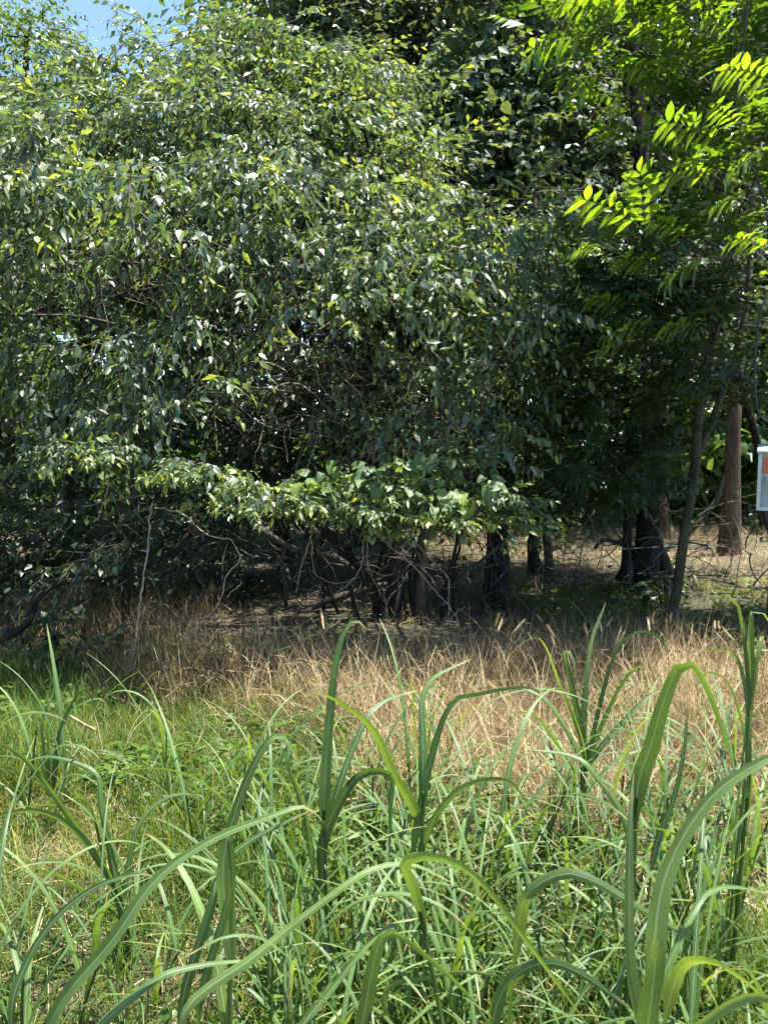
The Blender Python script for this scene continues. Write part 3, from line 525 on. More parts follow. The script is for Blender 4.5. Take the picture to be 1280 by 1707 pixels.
# leaf: where it hangs from (base) to its tip, in pixels, with distance
LEAVES = [((1205, 246), (1108, 203), 4.6), ((1076, 392), (1067, 287), 4.6), ((1075, 385), (972, 333), 4.6), ((1000, 420), (962, 418), 4.7), ((985, 62), (886, 82), 4.8), ((1022, 62), (1018, -30), 4.8), ((1000, 30), (930, 0), 4.8), ((1290, 140), (1203, 118), 4.5),
          ((1235, 215), (1190, 178), 4.7), ((1045, 160), (1003, 190), 4.9), ((1090, 80), (1065, 45), 5.0), ((1130, 60), (1105, 20), 5.0), ((1170, 90), (1120, 60), 5.0), ((1150, 130), (1100, 105), 5.1), ((1220, 60), (1180, 25), 4.9), ((1240, 330), (1190, 345), 4.7), ((1200, 300), (1120, 290), 4.8), ((1150, 400), (1090, 370), 4.9),
          ((1120, 450), (1040, 435), 5.0), ((1050, 520), (985, 500), 5.1), ((1100, 540), (1010, 560), 5.0), ((1060, 580), (1000, 585), 5.1), ((1180, 440), (1110, 470), 4.9), ((1280, 420), (1220, 400), 4.7), ((1180, 540), (1110, 545), 5.0), ((1270, 260), (1215, 290), 4.6), ((1090, 130), (1040, 110), 5.0), ((1000, 140), (950, 165), 5.0)]
lfm = leaf_meshes(LANCE_FINE, 'ash_one', 3)
ainv = Matrix.Translation(-Vector(ash.location))
for (bx, by), (tx, ty), d in LEAVES:
    p0 = P(bx, by, d + .08); p1 = P(tx, ty, d - .08); ln = np.linalg.norm(p1 - p0); sag = rng.uniform(.02, .1) * ln
    uu = np.linspace(0, 1, 8)[:, None]; path = p0 + (p1 - p0) * uu + np.array([0, 0, 1]) * sag * np.sin(math.pi * uu)
    sp = Soup(); tube(sp, path, np.linspace(.003, .0012, 8), 4); lf = sp.build('compound_leaf', [M['ash_one']], ash)
    dirn = (p1 - p0) / ln; side = np.cross(dirn, [0, .62, .78]); side /= np.linalg.norm(side); nrm0 = np.cross(side, dirn)
    pairs = 6 if ln < .33 else 7; lsz = np.clip(ln * .34, .085, .13)
    spec = [(.22 + .72 * k / (pairs - 1), sg) for k in range(pairs) for sg in (-1, 1)] + [(1.0, 0)]
    for k, (u, sg) in enumerate(spec):
        q = np.array([np.interp(u, uu[:, 0], path[:, c]) for c in range(3)])
        y = dirn * (.55 if sg else 1) + side * sg * .85 + rng.normal(0, .12, 3) + np.array([0, 0, -.12])
        A = axes(y[None], (nrm0 + rng.normal(0, .22, 3))[None])[0] * lsz * (.72 + .4 * math.sin(u * 2.4)) * rng.uniform(.9, 1.1)
        o = bpy.data.objects.new('leaflet', lfm[k % 3]); C.objects.link(o); o.parent = lf; o.matrix_parent_inverse = Matrix(); 
        o.matrix_basis = Matrix([list(A[r]) + [q[r]] for r in range(3)] + [[0, 0, 0, 1]])
    if rng.uniform() < .75:
        j = np.argmin(np.linalg.norm(ap - p0 - np.array([0, 0, -.4]), axis=1)); limb(ash, ap[j], p0, .009, .003, 'twig', sag=.04)
s = Soup()
AB = [(960, 40, 5.3, 70, 50, .4), (1080, 50, 5.4, 90, 60, .5), (1200, 60, 5.4, 90, 70, .5), (1000, 130, 5.3, 60, 50, .4), (1120, 150, 5.4, 90, 50, .5), (1230, 200, 5.3, 70, 70, .5), (1080, 260, 5.4, 70, 50, .4, .6), (1180, 290, 5.3, 90, 50, .5), (1020, 370, 5.3, 60, 40, .4, .7), (1120, 390, 5.4, 80, 50, .4), (1230, 400, 5.4, 70, 60, .5),
      (1030, 470, 5.5, 80, 45, .4), (1150, 500, 5.5, 90, 45, .4), (1060, 560, 5.6, 90, 45, .4), (1180, 590, 5.8, 80, 40, .4, .6), (980, 590, 5.7, 80, 40, .4), (1010, 680, 6.0, 80, 60, .4, .8), (960, 760, 6.1, 80, 60, .4, .8), (1050, 800, 6.2, 60, 50, .3, .8), (1100, -80, 5.5, 220, 80, .8), (950, 840, 6.2, 70, 30, .3, .7)]
AR = [(1350, 120, 6.3, 120, 110, .6), (1400, -60, 6.5, 150, 110, .7), (1330, 330, 6.2, 90, 80, .5), (1450, 250, 6.6, 110, 110, .6), (1280, -80, 6.4, 120, 80, .6)]  # crown foliage added out of view at right, to shade the ground and box
scatter(s, SP_ASH, blob_points(AB[:11] + AB[19:20], .0036), ap[32], (.58, .2), (.25, .35), (.8, 1.25), yaw_sd=1.1)
scatter(s, SP_ASH, blob_points(AR, .0055), ap[32], (.45, .18), (.25, .35), (.8, 1.25), yaw_sd=1.1)
tag(s.build('crown', [M['ash'], M['twig']], ash), kind='stuff'); s = Soup()
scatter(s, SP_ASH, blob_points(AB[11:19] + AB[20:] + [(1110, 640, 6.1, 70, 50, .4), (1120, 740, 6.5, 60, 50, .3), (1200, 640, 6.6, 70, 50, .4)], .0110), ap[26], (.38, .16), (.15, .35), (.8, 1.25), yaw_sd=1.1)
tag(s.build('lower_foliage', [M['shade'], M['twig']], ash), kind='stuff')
for b in AB[:16]:
    c = P(b[0], b[1], b[2]); dd = np.linalg.norm(ap - c, axis=1) + np.maximum(0, ap[:, 2] - c[2]) * 1.2; limb(ash, ap[np.argmin(dd)], c, .013, .004, 'twig', sag=.05)

# ------------------------------------------------------------------ hanging dead vines and twigs
def strand(name, label, cat, lines, d, r, m='pale_twig', knots=0):
    o = thing(name, label, cat, tuple(P(*lines[0][-1][:2], d)))
    for k, ln in enumerate(lines):
        s = Soup(); pts = [P(q[0], q[1], d + (q[2] if len(q) > 2 else 0)) for q in ln]; n = max(12, 5 * len(pts)); path = smooth_path(pts, n)
        path[1:-1] += rng.normal(0, .003, (n - 2, 3)); rr = np.linspace(r, r * .6, n) * (.75 if k else 1)
        tube(s, path, rr * rng.uniform(.8, 1.3, n), 5); s.build('stem' if k == 0 else 'tendril', [M[m]], o)
    return o
strand('dry_vine', 'long pale dry vine hanging straight down almost to the grass at left', 'vine',
       [[(255, 838), (250, 870), (247, 920), (240, 960), (232, 1020), (226, 1075), (218, 1110), (213, 1135), (217, 1160), (232, 1185), (255, 1205), (276, 1227)], [(214, 1117), (202, 1135), (196, 1152)], [(232, 1183), (245, 1190), (261, 1210)], [(247, 919), (240, 918), (236, 919)], [(222, 1083), (212, 1085), (208, 1092)], [(217, 1160), (211, 1168), (217, 1172), (222, 1166)]], 4.6, .0062)
strand('dry_vine', 'knobbly dry vine looping from the bough and back down left of centre', 'vine',
       [[(258, 847), (280, 848), (310, 860), (335, 885), (365, 897), (385, 900), (400, 932), (378, 960), (368, 1000), (340, 1035), (318, 1062), (305, 1085)], [(350, 1022), (362, 1035), (350, 1042)], [(318, 1062), (308, 1064), (306, 1058)], [(400, 915), (418, 925), (432, 928)], [(378, 995), (395, 980), (405, 970)]], 4.7, .0048)
strand('dead_branch', 'bare white forked twig sticking out of the leaves at left', 'branch',
       [[(250, 770, .1), (215, 788), (186, 805), (178, 825), (163, 868)], [(186, 805), (172, 812), (156, 813)], [(180, 785), (184, 800), (186, 810), (193, 817)], [(240, 825), (190, 835), (136, 845)]], 4.75, .0055)
strand('dead_branch', 'bare pale twig hanging below the middle of the low bough', 'branch',
       [[(612, 880, .15), (650, 910), (690, 945), (725, 985), (752, 1015), (772, 1055)], [(690, 900, .1), (720, 935), (745, 960), (748, 990), (746, 1042)], [(746, 1035), (760, 1022), (775, 1012)], [(725, 960), (733, 962), (740, 975)]], 5.0, .0045)
strand('dead_branch', 'short straight pale twig dangling under the bough left of centre', 'branch', [[(520, 890, .1), (512, 915), (502, 945), (494, 988)]], 5.0, .004)
strand('dead_branch', 'curved pale twig pair hanging under the bough near the centre', 'branch', [[(605, 905, .1), (604, 935), (590, 965), (556, 992)], [(520, 900), (525, 955), (560, 972), (600, 962)], [(612, 900), (615, 945), (640, 960), (655, 957)]], 5.05, .004)
strand('dead_branch', 'thin pale leafless twig arching over the dark hollow left of centre', 'branch', [[(430, 690), (450, 650), (500, 640), (545, 680), (590, 720)], [(480, 770), (475, 720), (500, 690)], [(510, 790), (530, 720), (520, 690)]], 5.6, .004)
strand('dead_branch', 'thin pale leafless twig in the dark hollow above the bough', 'branch', [[(560, 620), (600, 660), (615, 720), (640, 770)], [(520, 600), (540, 650), (590, 690)], [(640, 640), (660, 690), (640, 720)]], 5.6, .004)
strand('dead_branch', 'pale dead vine trailing down among the upper left leaves', 'branch', [[(215, 290), (235, 340), (258, 390), (268, 430)], [(235, 340), (255, 360), (262, 385)]], 5.45, .004)
strand('dead_branch', 'bare horizontal brown branch in the top leaves of the shrub', 'branch', [[(240, 172, .2), (285, 170), (330, 150), (345, 148)]], 5.7, .006)
# fallen wood
def log(label, pts, d, r, twigs=4, m='log'):
    o = thing('fallen_branch', label, 'branch', tuple(P(pts[0][0], pts[0][1], d))); s = Soup(); path = smooth_path([P(x, y, d + (q[0] if q else 0)) for x, y, *q in pts], 20)
    tube(s, path, np.linspace(r, r * .55, 20), 8, rough=.08); s.build('stem', [M[m]], o)
    for k in range(twigs):
        i = rng.integers(5, 18); limb(o, path[i], path[i] + np.array([rng.normal(0, .3), rng.normal(0, .2), rng.uniform(.0, .35)]), r * .4, .004, m, 'twig', .05)
log('black fallen branch lying across the shade behind the middle trunks', [(520, 1010), (600, 985), (690, 965), (790, 960)], 6.8, .035)
log('dead branch propped low in the shade left of the middle trunks', [(430, 880), (500, 920), (560, 930), (640, 985)], 6.6, .03)
log('dark dead branch slanting up right of the middle trunks', [(700, 1020), (760, 970), (815, 925), (880, 870)], 6.7, .022)
log('dead limb leaning on the right side of the thick black trunk', [(1140, 1000), (1110, 930), (1092, 880), (1060, 830)], 7.5, .032, 2)
log('dark fallen limb jutting left from the thick black trunk', [(1060, 915), (1030, 905), (1005, 900), (990, 915)], 7.9, .03, 3)
log('dark broken stub low at the right of the thick black trunk', [(1112, 1020), (1110, 985), (1108, 965), (1085, 962)], 7.3, .03, 0)
log('charred looking curved branch on the dry grass at the right edge', [(1180, 1010), (1215, 998), (1245, 985), (1285, 980), (1330, 985)], 7.6, .035, 2)
log('dark twisted limb crossing between the slim olive and ridged trunks', [(1090, 915), (1130, 905), (1165, 870), (1195, 830), (1205, 790)], 8.6, .035, 4)
log('thin fallen sticks piled behind the black trunk in the shade', [(700, 1000), (760, 1010), (810, 1020), (850, 1022)], 6.7, .016, 5)
s = Soup(); tangle(s, np.c_[rng.uniform(-2.6, 3.6, 420), rng.uniform(5.6, 9.6, 420), rng.uniform(.05, .7, 420)], .7, .006, hang=.0); tag(s.build('brushwood', [M['twig']]), 'tangle of thin dead brushwood on the shaded woodland floor', 'brushwood', kind='stuff')
s = Soup(); tangle(s, np.c_[rng.uniform(1.6, 5.5, 48), rng.uniform(7.6, 10.5, 48), rng.uniform(.2, 1.1, 48)], 1.1, .006, hang=.25, n=12); tag(s.build('brushwood', [M['twig']]), 'bare arching stems in front of the sunny dry clearing', 'brushwood', kind='stuff')

# ------------------------------------------------------------------ pole, box, cables, wire
pole = thing('utility_pole', 'weathered wooden pole at the right edge behind the grey box', 'pole', (2.84, 5.38, 0))
s = Soup(); tube(s, np.array([[2.84, 5.38, z] for z in np.linspace(-.1, 7.5, 12)]), np.linspace(.15, .125, 12), 20, rough=.01); s.build('shaft', [M['pole']], pole)
bx0, bx1, by0, by1 = 2.492, 2.82, 5.0, 5.16; bz0, bz1 = 1.05, 1.435
ub = thing('utility_box', 'pale grey green metal box with orange sticker, mounted on the pole at the right edge', 'box', ((bx0 + bx1) / 2, by1, bz0))
ub.rotation_euler = (0, 0, R(-26)); ub.rotation_mode = 'XYZ'
s = Soup(); box(s, (bx0, by0, bz0), (bx1, by1 + .05, bz1)); s.build('body', [M['box']], ub, False)
s = Soup(); 
for lo, hi in (((bx0 - .004, by0 - .012, bz0 - .002), (bx0 + .018, by0 - .001, bz1)), ((bx0 + .018, by0 - .012, bz0 - .002), (bx1, by0 - .001, bz0 + .02)), ((bx1 - .018, by0 - .012, bz0 + .02), (bx1 + .004, by0 - .001, bz1))): box(s, lo, hi)
s.build('door_frame', [M['box_trim']], ub, False)
s = Soup(); s.add([(bx0 - .012, by0 - .03, bz1), (bx1 + .012, by0 - .03, bz1), (bx1 + .012, by1 + .05, bz1 + .045), (bx0 - .012, by1 + .05, bz1 + .045), (bx0 - .012, by0 - .03, bz1 - .014), (bx1 + .012, by0 - .03, bz1 - .014), (bx1 + .012, by1 + .05, bz1 + .001), (bx0 - .012, by1 + .05, bz1 + .001)],
      [(0, 1, 2), (0, 2, 3), (4, 6, 5), (4, 7, 6), (0, 4, 5), (0, 5, 1), (1, 5, 6), (1, 6, 2), (2, 6, 7), (2, 7, 3), (3, 7, 4), (3, 4, 0)]); s.build('lid', [M['box']], ub, False)
s = Soup(); box(s, (bx0 + .026, by0 - .006, bz1 - .145), (bx0 + .10, by0 - .001, bz1 - .04)); s.build('sticker', [M['sticker']], ub, False)
s = Soup(); box(s, (bx0 + .03, by0 - .014, bz1 - .215), (bx0 + .045, by0 - .001, bz1 - .185)); tube(s, np.array([[bx0 + .037, by0 - .016, bz1 - .185], [bx0 + .037, by0 - .026, bz1 - .175], [bx0 + .037, by0 - .01, bz1 - .165]]), .004, 6); s.build('hasp', [M['steel']], ub, False)
s = Soup(); tube(s, smooth_path([(bx0 + .05, 5.1, bz0), (bx0 + .08, 5.12, bz0 - .12), (bx0 + .15, 5.16, bz0 - .3), (bx0 + .19, 5.2, bz0 - .6), (bx0 + .2, 5.22, -.05)], 20), .026, 10); s.build('conduit', [M['rubber']], ub)
def cable(label, pts, d, r):
    s = Soup(); tube(s, smooth_path([P(x, y, d) for x, y in pts], 40), r, 6); o = s.build('cable', [M['rubber']]); tag(o, label, 'cable', 'cables hanging at the right edge')
cable('black cable drooping from the top right corner to the pole', [(1252, -160), (1246, 0), (1230, 130), (1226, 190), (1245, 260), (1272, 330), (1284, 430)], 5.0, .007)
cable('thin straight dark cable hanging left of the pole top', [(1183, -160), (1185, 0), (1187, 100), (1188, 180)], 5.6, .006)
cable('loop of black cable hanging above the grey box', [(1290, 480), (1266, 520), (1258, 600), (1258, 650), (1264, 690), (1282, 705)], 5.1, .008)
s = Soup(); tube(s, smooth_path([P(860, 905, 7.6), P(960, 918, 7.6), P(1060, 914, 7.65), P(1130, 910, 7.7), P(1210, 912, 7.7), P(1330, 960, 7.6)], 60), .0035, 5); tag(s.build('fence_wire', [M['steel']]), 'single rusty strand of wire strung past the thick black trunk', 'wire')

# ------------------------------------------------------------------ tall green grass in front
def blade_soup(path, width, base_frac=0.0, fold=.35, twist=0.0, side0=None):
    """a folded blade along the path; narrow sheath up to base_frac, then wide, tapering to a point"""
    n = len(path); T = np.gradient(path, axis=0); T /= np.linalg.norm(T, axis=1)[:, None]
    side = np.asarray(side0, float); S = []
    for i in range(n):
        side = side - T[i] * np.dot(side, T[i]); side /= np.linalg.norm(side) + 1e-9; S.append(side)
    S = np.array(S); B = np.cross(S, T); ang = twist * np.linspace(0, 1, n) ** 1.5
    S2 = S * np.cos(ang)[:, None] + B * np.sin(ang)[:, None]; B2 = np.cross(S2, T)
    t = np.linspace(0, 1, n); u = np.clip((t - base_frac) / (1 - base_frac), 0, 1)
    wd = width * np.where(u <= 0, .28, np.minimum(1, .28 + u * 5) * np.clip(1 - u, 0, 1) ** .55 * (1 + .04 * np.sin(t * 23))); wd = wd * (1 + rng.normal(0, .025, n)); wd[-1] = 0.0004
    ac = np.array([-1, -.5, 0, .5, 1]); fo = fold * (1 - .5 * u)
    v = path[:, None] + ac[None, :, None] * .5 * wd[:, None, None] * S2[:, None] + (np.abs(ac)[None, :] * .5 * wd[:, None] * fo[:, None])[..., None] * B2[:, None]
    s = Soup(); i, j = np.meshgrid(np.arange(n - 1), np.arange(4), indexing='ij'); a = i * 5 + j
    s.add(v.reshape(-1, 3), np.concatenate([np.stack([a, a + 1, a + 6], -1).reshape(-1, 3), np.stack([a, a + 6, a + 5], -1).reshape(-1, 3)]), 0, np.repeat(u, 5), np.tile(ac, n)); return s
def arch(p0, az, tilt, ln, curve, n=22, power=1.6):
    t = np.linspace(0, 1, n); a = tilt + curve * t ** power; st = ln / (n - 1)
    az = az + .25 * t * rng.normal()
    dx = np.c_[np.sin(a) * np.cos(az), np.sin(a) * np.sin(az), np.cos(a)] * st
    return p0 + np.cumsum(np.vstack([np.zeros(3), dx[:-1]]), 0)
def base_at(x, d): 
    return np.array([x, d, float(ground_z(x, d))])
def grass_plant(label, d, blades, base_px, extra=2, group=None):
    """blades: (pixel points from the sheath to the tip, width in pixels, tip offset in depth)"""
    bx = (base_px - CX) / F * d; b0 = base_at(bx, d); o = tag(thing('tall_grass', label, 'grass', tuple(b0), group), kind='thing')
    for pts, wpx, off in blades:
        k = len(pts); tr = np.array([P(x, y, d + off * (i / (k - 1)) ** 1.0) for i, (x, y) in enumerate(pts)])
        st = b0 + np.array([rng.normal(0, .02), rng.normal(0, .02), -.02])
        low = [st, st + (tr[0] - st) * .5 + np.array([0, 0, .02])]
        path = smooth_path(np.vstack([low, tr]), 40)
        l_low = np.linalg.norm(tr[0] - st); l_all = l_low + np.linalg.norm(np.diff(tr, axis=0), axis=1).sum()
        dv = tr[-1] - tr[0]; hor = np.array([dv[0], dv[1] if abs(dv[1]) > .05 else .3 * rng.normal(), 0.0]); sd0 = np.cross([0, 0, 1.], hor)
        sd0 = sd0 / (np.linalg.norm(sd0) + 1e-9) * .3 + np.array([.95, -.2, 0]) * rng.choice([-1, 1])
        blade_soup(path, 1.1 * wpx / F * d, .9 * l_low / l_all, side0=sd0, twist=rng.normal(0, .35)).build('blade', [M['blade']], o)
    for _ in range(extra): random_blade(o, b0, rng.uniform(.05, .3), rng.uniform(-math.pi, math.pi))
    s = Soup(); top = P(*blades[0][0][0], d) if blades else b0 + [0, 0, .5]; tube(s, smooth_path([b0 - [0, 0, .03], b0 * .4 + top * .6, top], 10), np.linspace(.006, .004, 10), 6); s.build('stem', [M['blade']], o)
    return o
def random_blade(o, b0, h, az, ln=None, wd=None):
    p0 = b0 + np.array([rng.normal(0, .012), rng.normal(0, .012), h]); ln = ln or rng.uniform(.4, .75); wd = wd or rng.uniform(.014, .026)
    path = arch(p0, az, rng.uniform(.12, .5), ln, rng.uniform(.7, 2.0)); path = np.vstack([b0 + (p0 - b0) * np.linspace(0, .85, 4)[:, None], path]) if h > .02 else path
    path = smooth_path(path, 26); hor = np.array([-math.sin(az), math.cos(az), 0])
    blade_soup(path, wd, h / (h + ln) * .9, side0=hor, twist=rng.normal(0, .5)).build('blade', [M['blade']], o)
def wild_plant(label, px, d, nb, height, group, spread=1.0, wd=None):
    b0 = base_at((px - CX) / F * d, d); o = tag(thing('tall_grass', label, 'grass', tuple(b0), group), kind='thing'); a0 = rng.uniform(0, 6.28)
    top = b0 + np.array([rng.normal(0, .06), rng.normal(0, .06), height * .65]); s = Soup(); sp = smooth_path([b0 - [0, 0, .03], (b0 + top) / 2 + rng.normal(0, .01, 3), top], 10); tube(s, sp, np.linspace(.005, .003, 10), 6); s.build('stem', [M['blade']], o)
    for k in range(nb):
        f = (k + .3) / nb; h = height * .65 * f * .95; az = a0 + k * 2.6 + rng.normal(0, .4)
        q = sp[min(9, int(f * 9))]; ln = rng.uniform(.4, .85) * (.55 + height * .5)
        path = arch(q, az, rng.uniform(.12, .55) * spread, ln, rng.uniform(.9, 2.5), 20)
        blade_soup(path, wd or rng.uniform(.007, .019), 0, side0=(-math.sin(az), math.cos(az), 0), twist=rng.normal(0, .5)).build('blade', [M['blade']], o)
    return o
grass_plant('tall grass with a spear blade hooked at its tip, rising above the centre', 1.85, [([(540, 1350), (545, 1250), (556, 1130), (570, 1062), (590, 1033), (614, 1052)], 21, .05), ([(520, 1420), (500, 1330), (480, 1270), (490, 1240), (497, 1275)], 15, .1), ([(548, 1380), (600, 1220), (640, 1170), (700, 1150)], 14, .2), ([(535, 1420), (590, 1300), (650, 1290), (652, 1340), (648, 1440)], 20, -.05)], 545, 1)
grass_plant('tall grass right of centre with a blade bending up to the right', 1.95, [([(705, 1320), (704, 1225), (703, 1170), (722, 1130), (786, 1098)], 17, .15), ([(700, 1380), (655, 1290), (620, 1215), (555, 1165), (515, 1155)], 19, -.2), ([(690, 1400), (742, 1190), (800, 1157), (870, 1146), (900, 1152)], 15, .1), ([(700, 1420), (760, 1320), (840, 1300), (880, 1340)], 14, -.1)], 705, 1)
grass_plant('grass with a broad blade folded over in an arch at centre left', 1.5, [([(385, 1600), (372, 1450), (395, 1345), (430, 1262), (458, 1226), (480, 1236), (500, 1280)], 25, .1), ([(330, 1690), (385, 1480), (380, 1390), (388, 1450), (392, 1600)], 19, -.05), ([(300, 1700), (355, 1500), (365, 1450), (420, 1400), (520, 1350)], 20, .1)], 360, 1)
grass_plant('grass in front with one very long blade sweeping across the lower left', 1.35, [([(85, 1707), (190, 1565), (262, 1465), (350, 1402), (440, 1365), (507, 1345), (540, 1372)], 25, .1), ([(20, 1707), (42, 1612), (92, 1532), (162, 1477), (238, 1456), (270, 1470)], 15, .1), ([(140, 1750), (250, 1640), (330, 1610), (430, 1600)], 18, .1)], 60, 0)
grass_plant('grass at bottom centre with two wide blades arching left and right', 1.3, [([(300, 1710), (430, 1590), (560, 1487), (625, 1447), (690, 1442), (760, 1475)], 19, .1), ([(580, 1740), (520, 1640), (450, 1570), (380, 1560), (300, 1600)], 18, -.1), ([(600, 1720), (640, 1560), (720, 1600), (790, 1670), (820, 1720)], 26, -.1), ([(480, 1760), (560, 1640), (640, 1550), (700, 1530)], 16, .1)], 470, 1)
grass_plant('grass at bottom right of centre with pale ribbed blades drooping rightwards', 1.35, [([(700, 1520), (675, 1440), (742, 1433), (805, 1475), (870, 1560), (980, 1710)], 22, -.15), ([(862, 1560), (880, 1490), (940, 1456), (1000, 1474), (1062, 1512), (1150, 1562)], 24, -.1), ([(820, 1710), (850, 1635), (905, 1606), (965, 1622), (1055, 1685)], 25, -.1), ([(640, 1665), (720, 1628), (780, 1620), (850, 1630)], 13, 0)], 830, 1)
grass_plant('tall grass at right whose wide blade folds sharply over like a hairpin', 1.75, [([(1060, 1330), (1085, 1240), (1105, 1170), (1130, 1112), (1156, 1108), (1185, 1160), (1208, 1230), (1222, 1280)], 31, -.1), ([(1090, 1420), (1122, 1330), (1140, 1245), (1145, 1165)], 14, .05), ([(1050, 1400), (990, 1290), (950, 1260), (880, 1250)], 14, .1)], 1065, 1)
grass_plant('grass at far right with the broadest blade curving up to the frame edge', 1.2, [([(1088, 1640), (1094, 1530), (1112, 1450), (1152, 1372), (1205, 1310), (1290, 1260), (1350, 1260)], 37, .1), ([(1120, 1650), (1170, 1602), (1235, 1632), (1290, 1680)], 26, -.1), ([(1080, 1720), (1150, 1530), (1200, 1480), (1290, 1490)], 16, .2)], 1090, 1)
grass_plant('grass at bottom right with an upright sword blade close to the camera', 1.0, [([(1080, 1800), (1052, 1620), (1048, 1480), (1050, 1360), (1056, 1285)], 26, .1), ([(1060, 1850), (1078, 1720), (1092, 1600), (1090, 1560)], 58, -.05), ([(1100, 1800), (1180, 1700), (1260, 1660), (1340, 1700)], 34, 0)], 1075, 0)
grass_plant('sunlit grass clump with fine arching blades and a spear tip, right of centre', 2.6, [([(970, 1290), (972, 1200), (978, 1120), (988, 1060), (1010, 1003)], 13, .1), ([(975, 1260), (930, 1130), (900, 1065), (865, 1075), (845, 1100)], 9, -.05), ([(980, 1260), (1020, 1100), (1060, 1055), (1100, 1065), (1115, 1100)], 9, .05), ([(975, 1260), (945, 1110), (942, 1085), (955, 1100), (965, 1170)], 12, -.05), ([(980, 1270), (1030, 1150), (1070, 1110), (1085, 1150)], 9, -.1), ([(968, 1270), (920, 1180), (880, 1150), (850, 1145)], 10, .1), ([(978, 1280), (1050, 1190), (1090, 1155), (1120, 1150)], 10, .1), ([(960, 1300), (900, 1200), (860, 1190), (840, 1230)], 9, 0)], 970, 3)
grass_plant('tall grass at the right edge with narrow blades crossing in a star', 1.9, [([(1245, 1330), (1247, 1150), (1240, 1050), (1246, 1025)], 10, 0), ([(1248, 1200), (1230, 1010), (1200, 998), (1170, 1025), (1148, 1055)], 9, 0), ([(1248, 1150), (1252, 1020), (1275, 1025), (1300, 1080)], 14, 0), ([(1250, 1180), (1270, 1060), (1264, 1090), (1260, 1140)], 12, -.05), ([(1248, 1230), (1230, 1100), (1200, 1084), (1160, 1090)], 9, 0), ([(1250, 1300), (1220, 1150), (1180, 1120), (1170, 1140)], 8, .1)], 1248, 2)
grass_plant('grass clump at the left edge with long pale blades fanning to the left', 2.1, [([(190, 1470), (110, 1352), (45, 1268), (-10, 1235)], 19, .0), ([(180, 1460), (120, 1380), (60, 1352), (0, 1360), (-40, 1380)], 15, -.1), ([(185, 1480), (150, 1340), (95, 1340), (30, 1345)], 14, .1), ([(200, 1500), (170, 1350), (160, 1290), (90, 1262), (40, 1270)], 13, .1), ([(205, 1500), (230, 1380), (280, 1330), (340, 1325)], 12, .1), ([(190, 1520), (100, 1460), (40, 1450), (-30, 1490)], 14, -.2)], 200, 2)
grass_plant('grass behind the left clump with a hooked yellow green blade', 3.0, [([(85, 1330), (80, 1220), (50, 1182), (10, 1190), (-20, 1210)], 9, 0), ([(90, 1320), (100, 1220), (140, 1150), (170, 1200)], 7, 0), ([(90, 1320), (110, 1200), (160, 1165), (185, 1180)], 6, .1), ([(85, 1320), (70, 1210), (90, 1150), (75, 1100)], 7, .1), ([(85, 1330), (60, 1260), (10, 1265)], 8, -.1)], 88, 2)
GRP = 'tall green grass filling the foreground'
def LAB(px, d):
    side = 'at the left' if px < 400 else 'in the middle' if px < 860 else 'at the right'
    return 'tuft of narrow green grass %s, %s' % (side, 'low at the bottom edge of the picture' if d < 1.8 else 'behind the nearest big blades' if d < 2.4 else 'further back where green meets straw')
for px, d, nb, h in [(420, 2.1, 7, .7), (620, 2.2, 8, .75), (780, 2.1, 8, .75), (880, 2.3, 7, .7), (1130, 2.2, 8, .8), (1210, 1.9, 7, .75), (950, 1.7, 7, .65), (560, 1.65, 7, .6), (760, 1.6, 7, .6), (1180, 1.55, 7, .6), (330, 2.5, 6, .6), (-60, 2.0, 7, .8), (1340, 2.0, 7, .9),
                     (690, 2.6, 7, .65), (1040, 2.5, 7, .65), (860, 2.8, 6, .55), (1270, 2.6, 7, .75), (500, 2.6, 6, .55), (20, 2.9, 6, .6), (1000, 1.45, 6, .5), (640, 1.45, 6, .5), (1290, 1.5, 7, .6), (1090, 2.9, 6, .6), (740, 3.1, 5, .5), (1230, 3.2, 6, .6), (250, 3.2, 5, .5), (-150, 2.8, 7, .7), (1450, 2.8, 7, .8), (820, 1.9, 7, .6), (900, 1.95, 7, .65), (1100, 1.85, 8, .65), (1010, 2.1, 7, .65), (700, 2.3, 7, .6), (450, 1.75, 7, .55), (1160, 2.5, 7, .65), (930, 2.5, 7, .6), (590, 2.0, 7, .65), (1250, 2.2, 8, .75), (980, 3.1, 6, .5), (810, 1.5, 6, .5), (1150, 1.4, 6, .5), (880, 1.4, 6, .5), (530, 1.45, 6, .5), (400, 2.9, 6, .5), (660, 1.8, 7, .6), (1210, 1.7, 7, .6)]:
    wild_plant(LAB(px, d), px, d, nb, h, GRP)
for k in range(44):
    px, d = rng.uniform(380, 1330), rng.uniform(1.5, 2.9); wild_plant(LAB(px, d), px, d, 7, rng.uniform(.35, .65), GRP)
for k in range(9):
    px, d = rng.uniform(-80, 380), rng.uniform(1.6, 3.0); wild_plant(LAB(px, d), px, d, 6, rng.uniform(.3, .5), GRP)

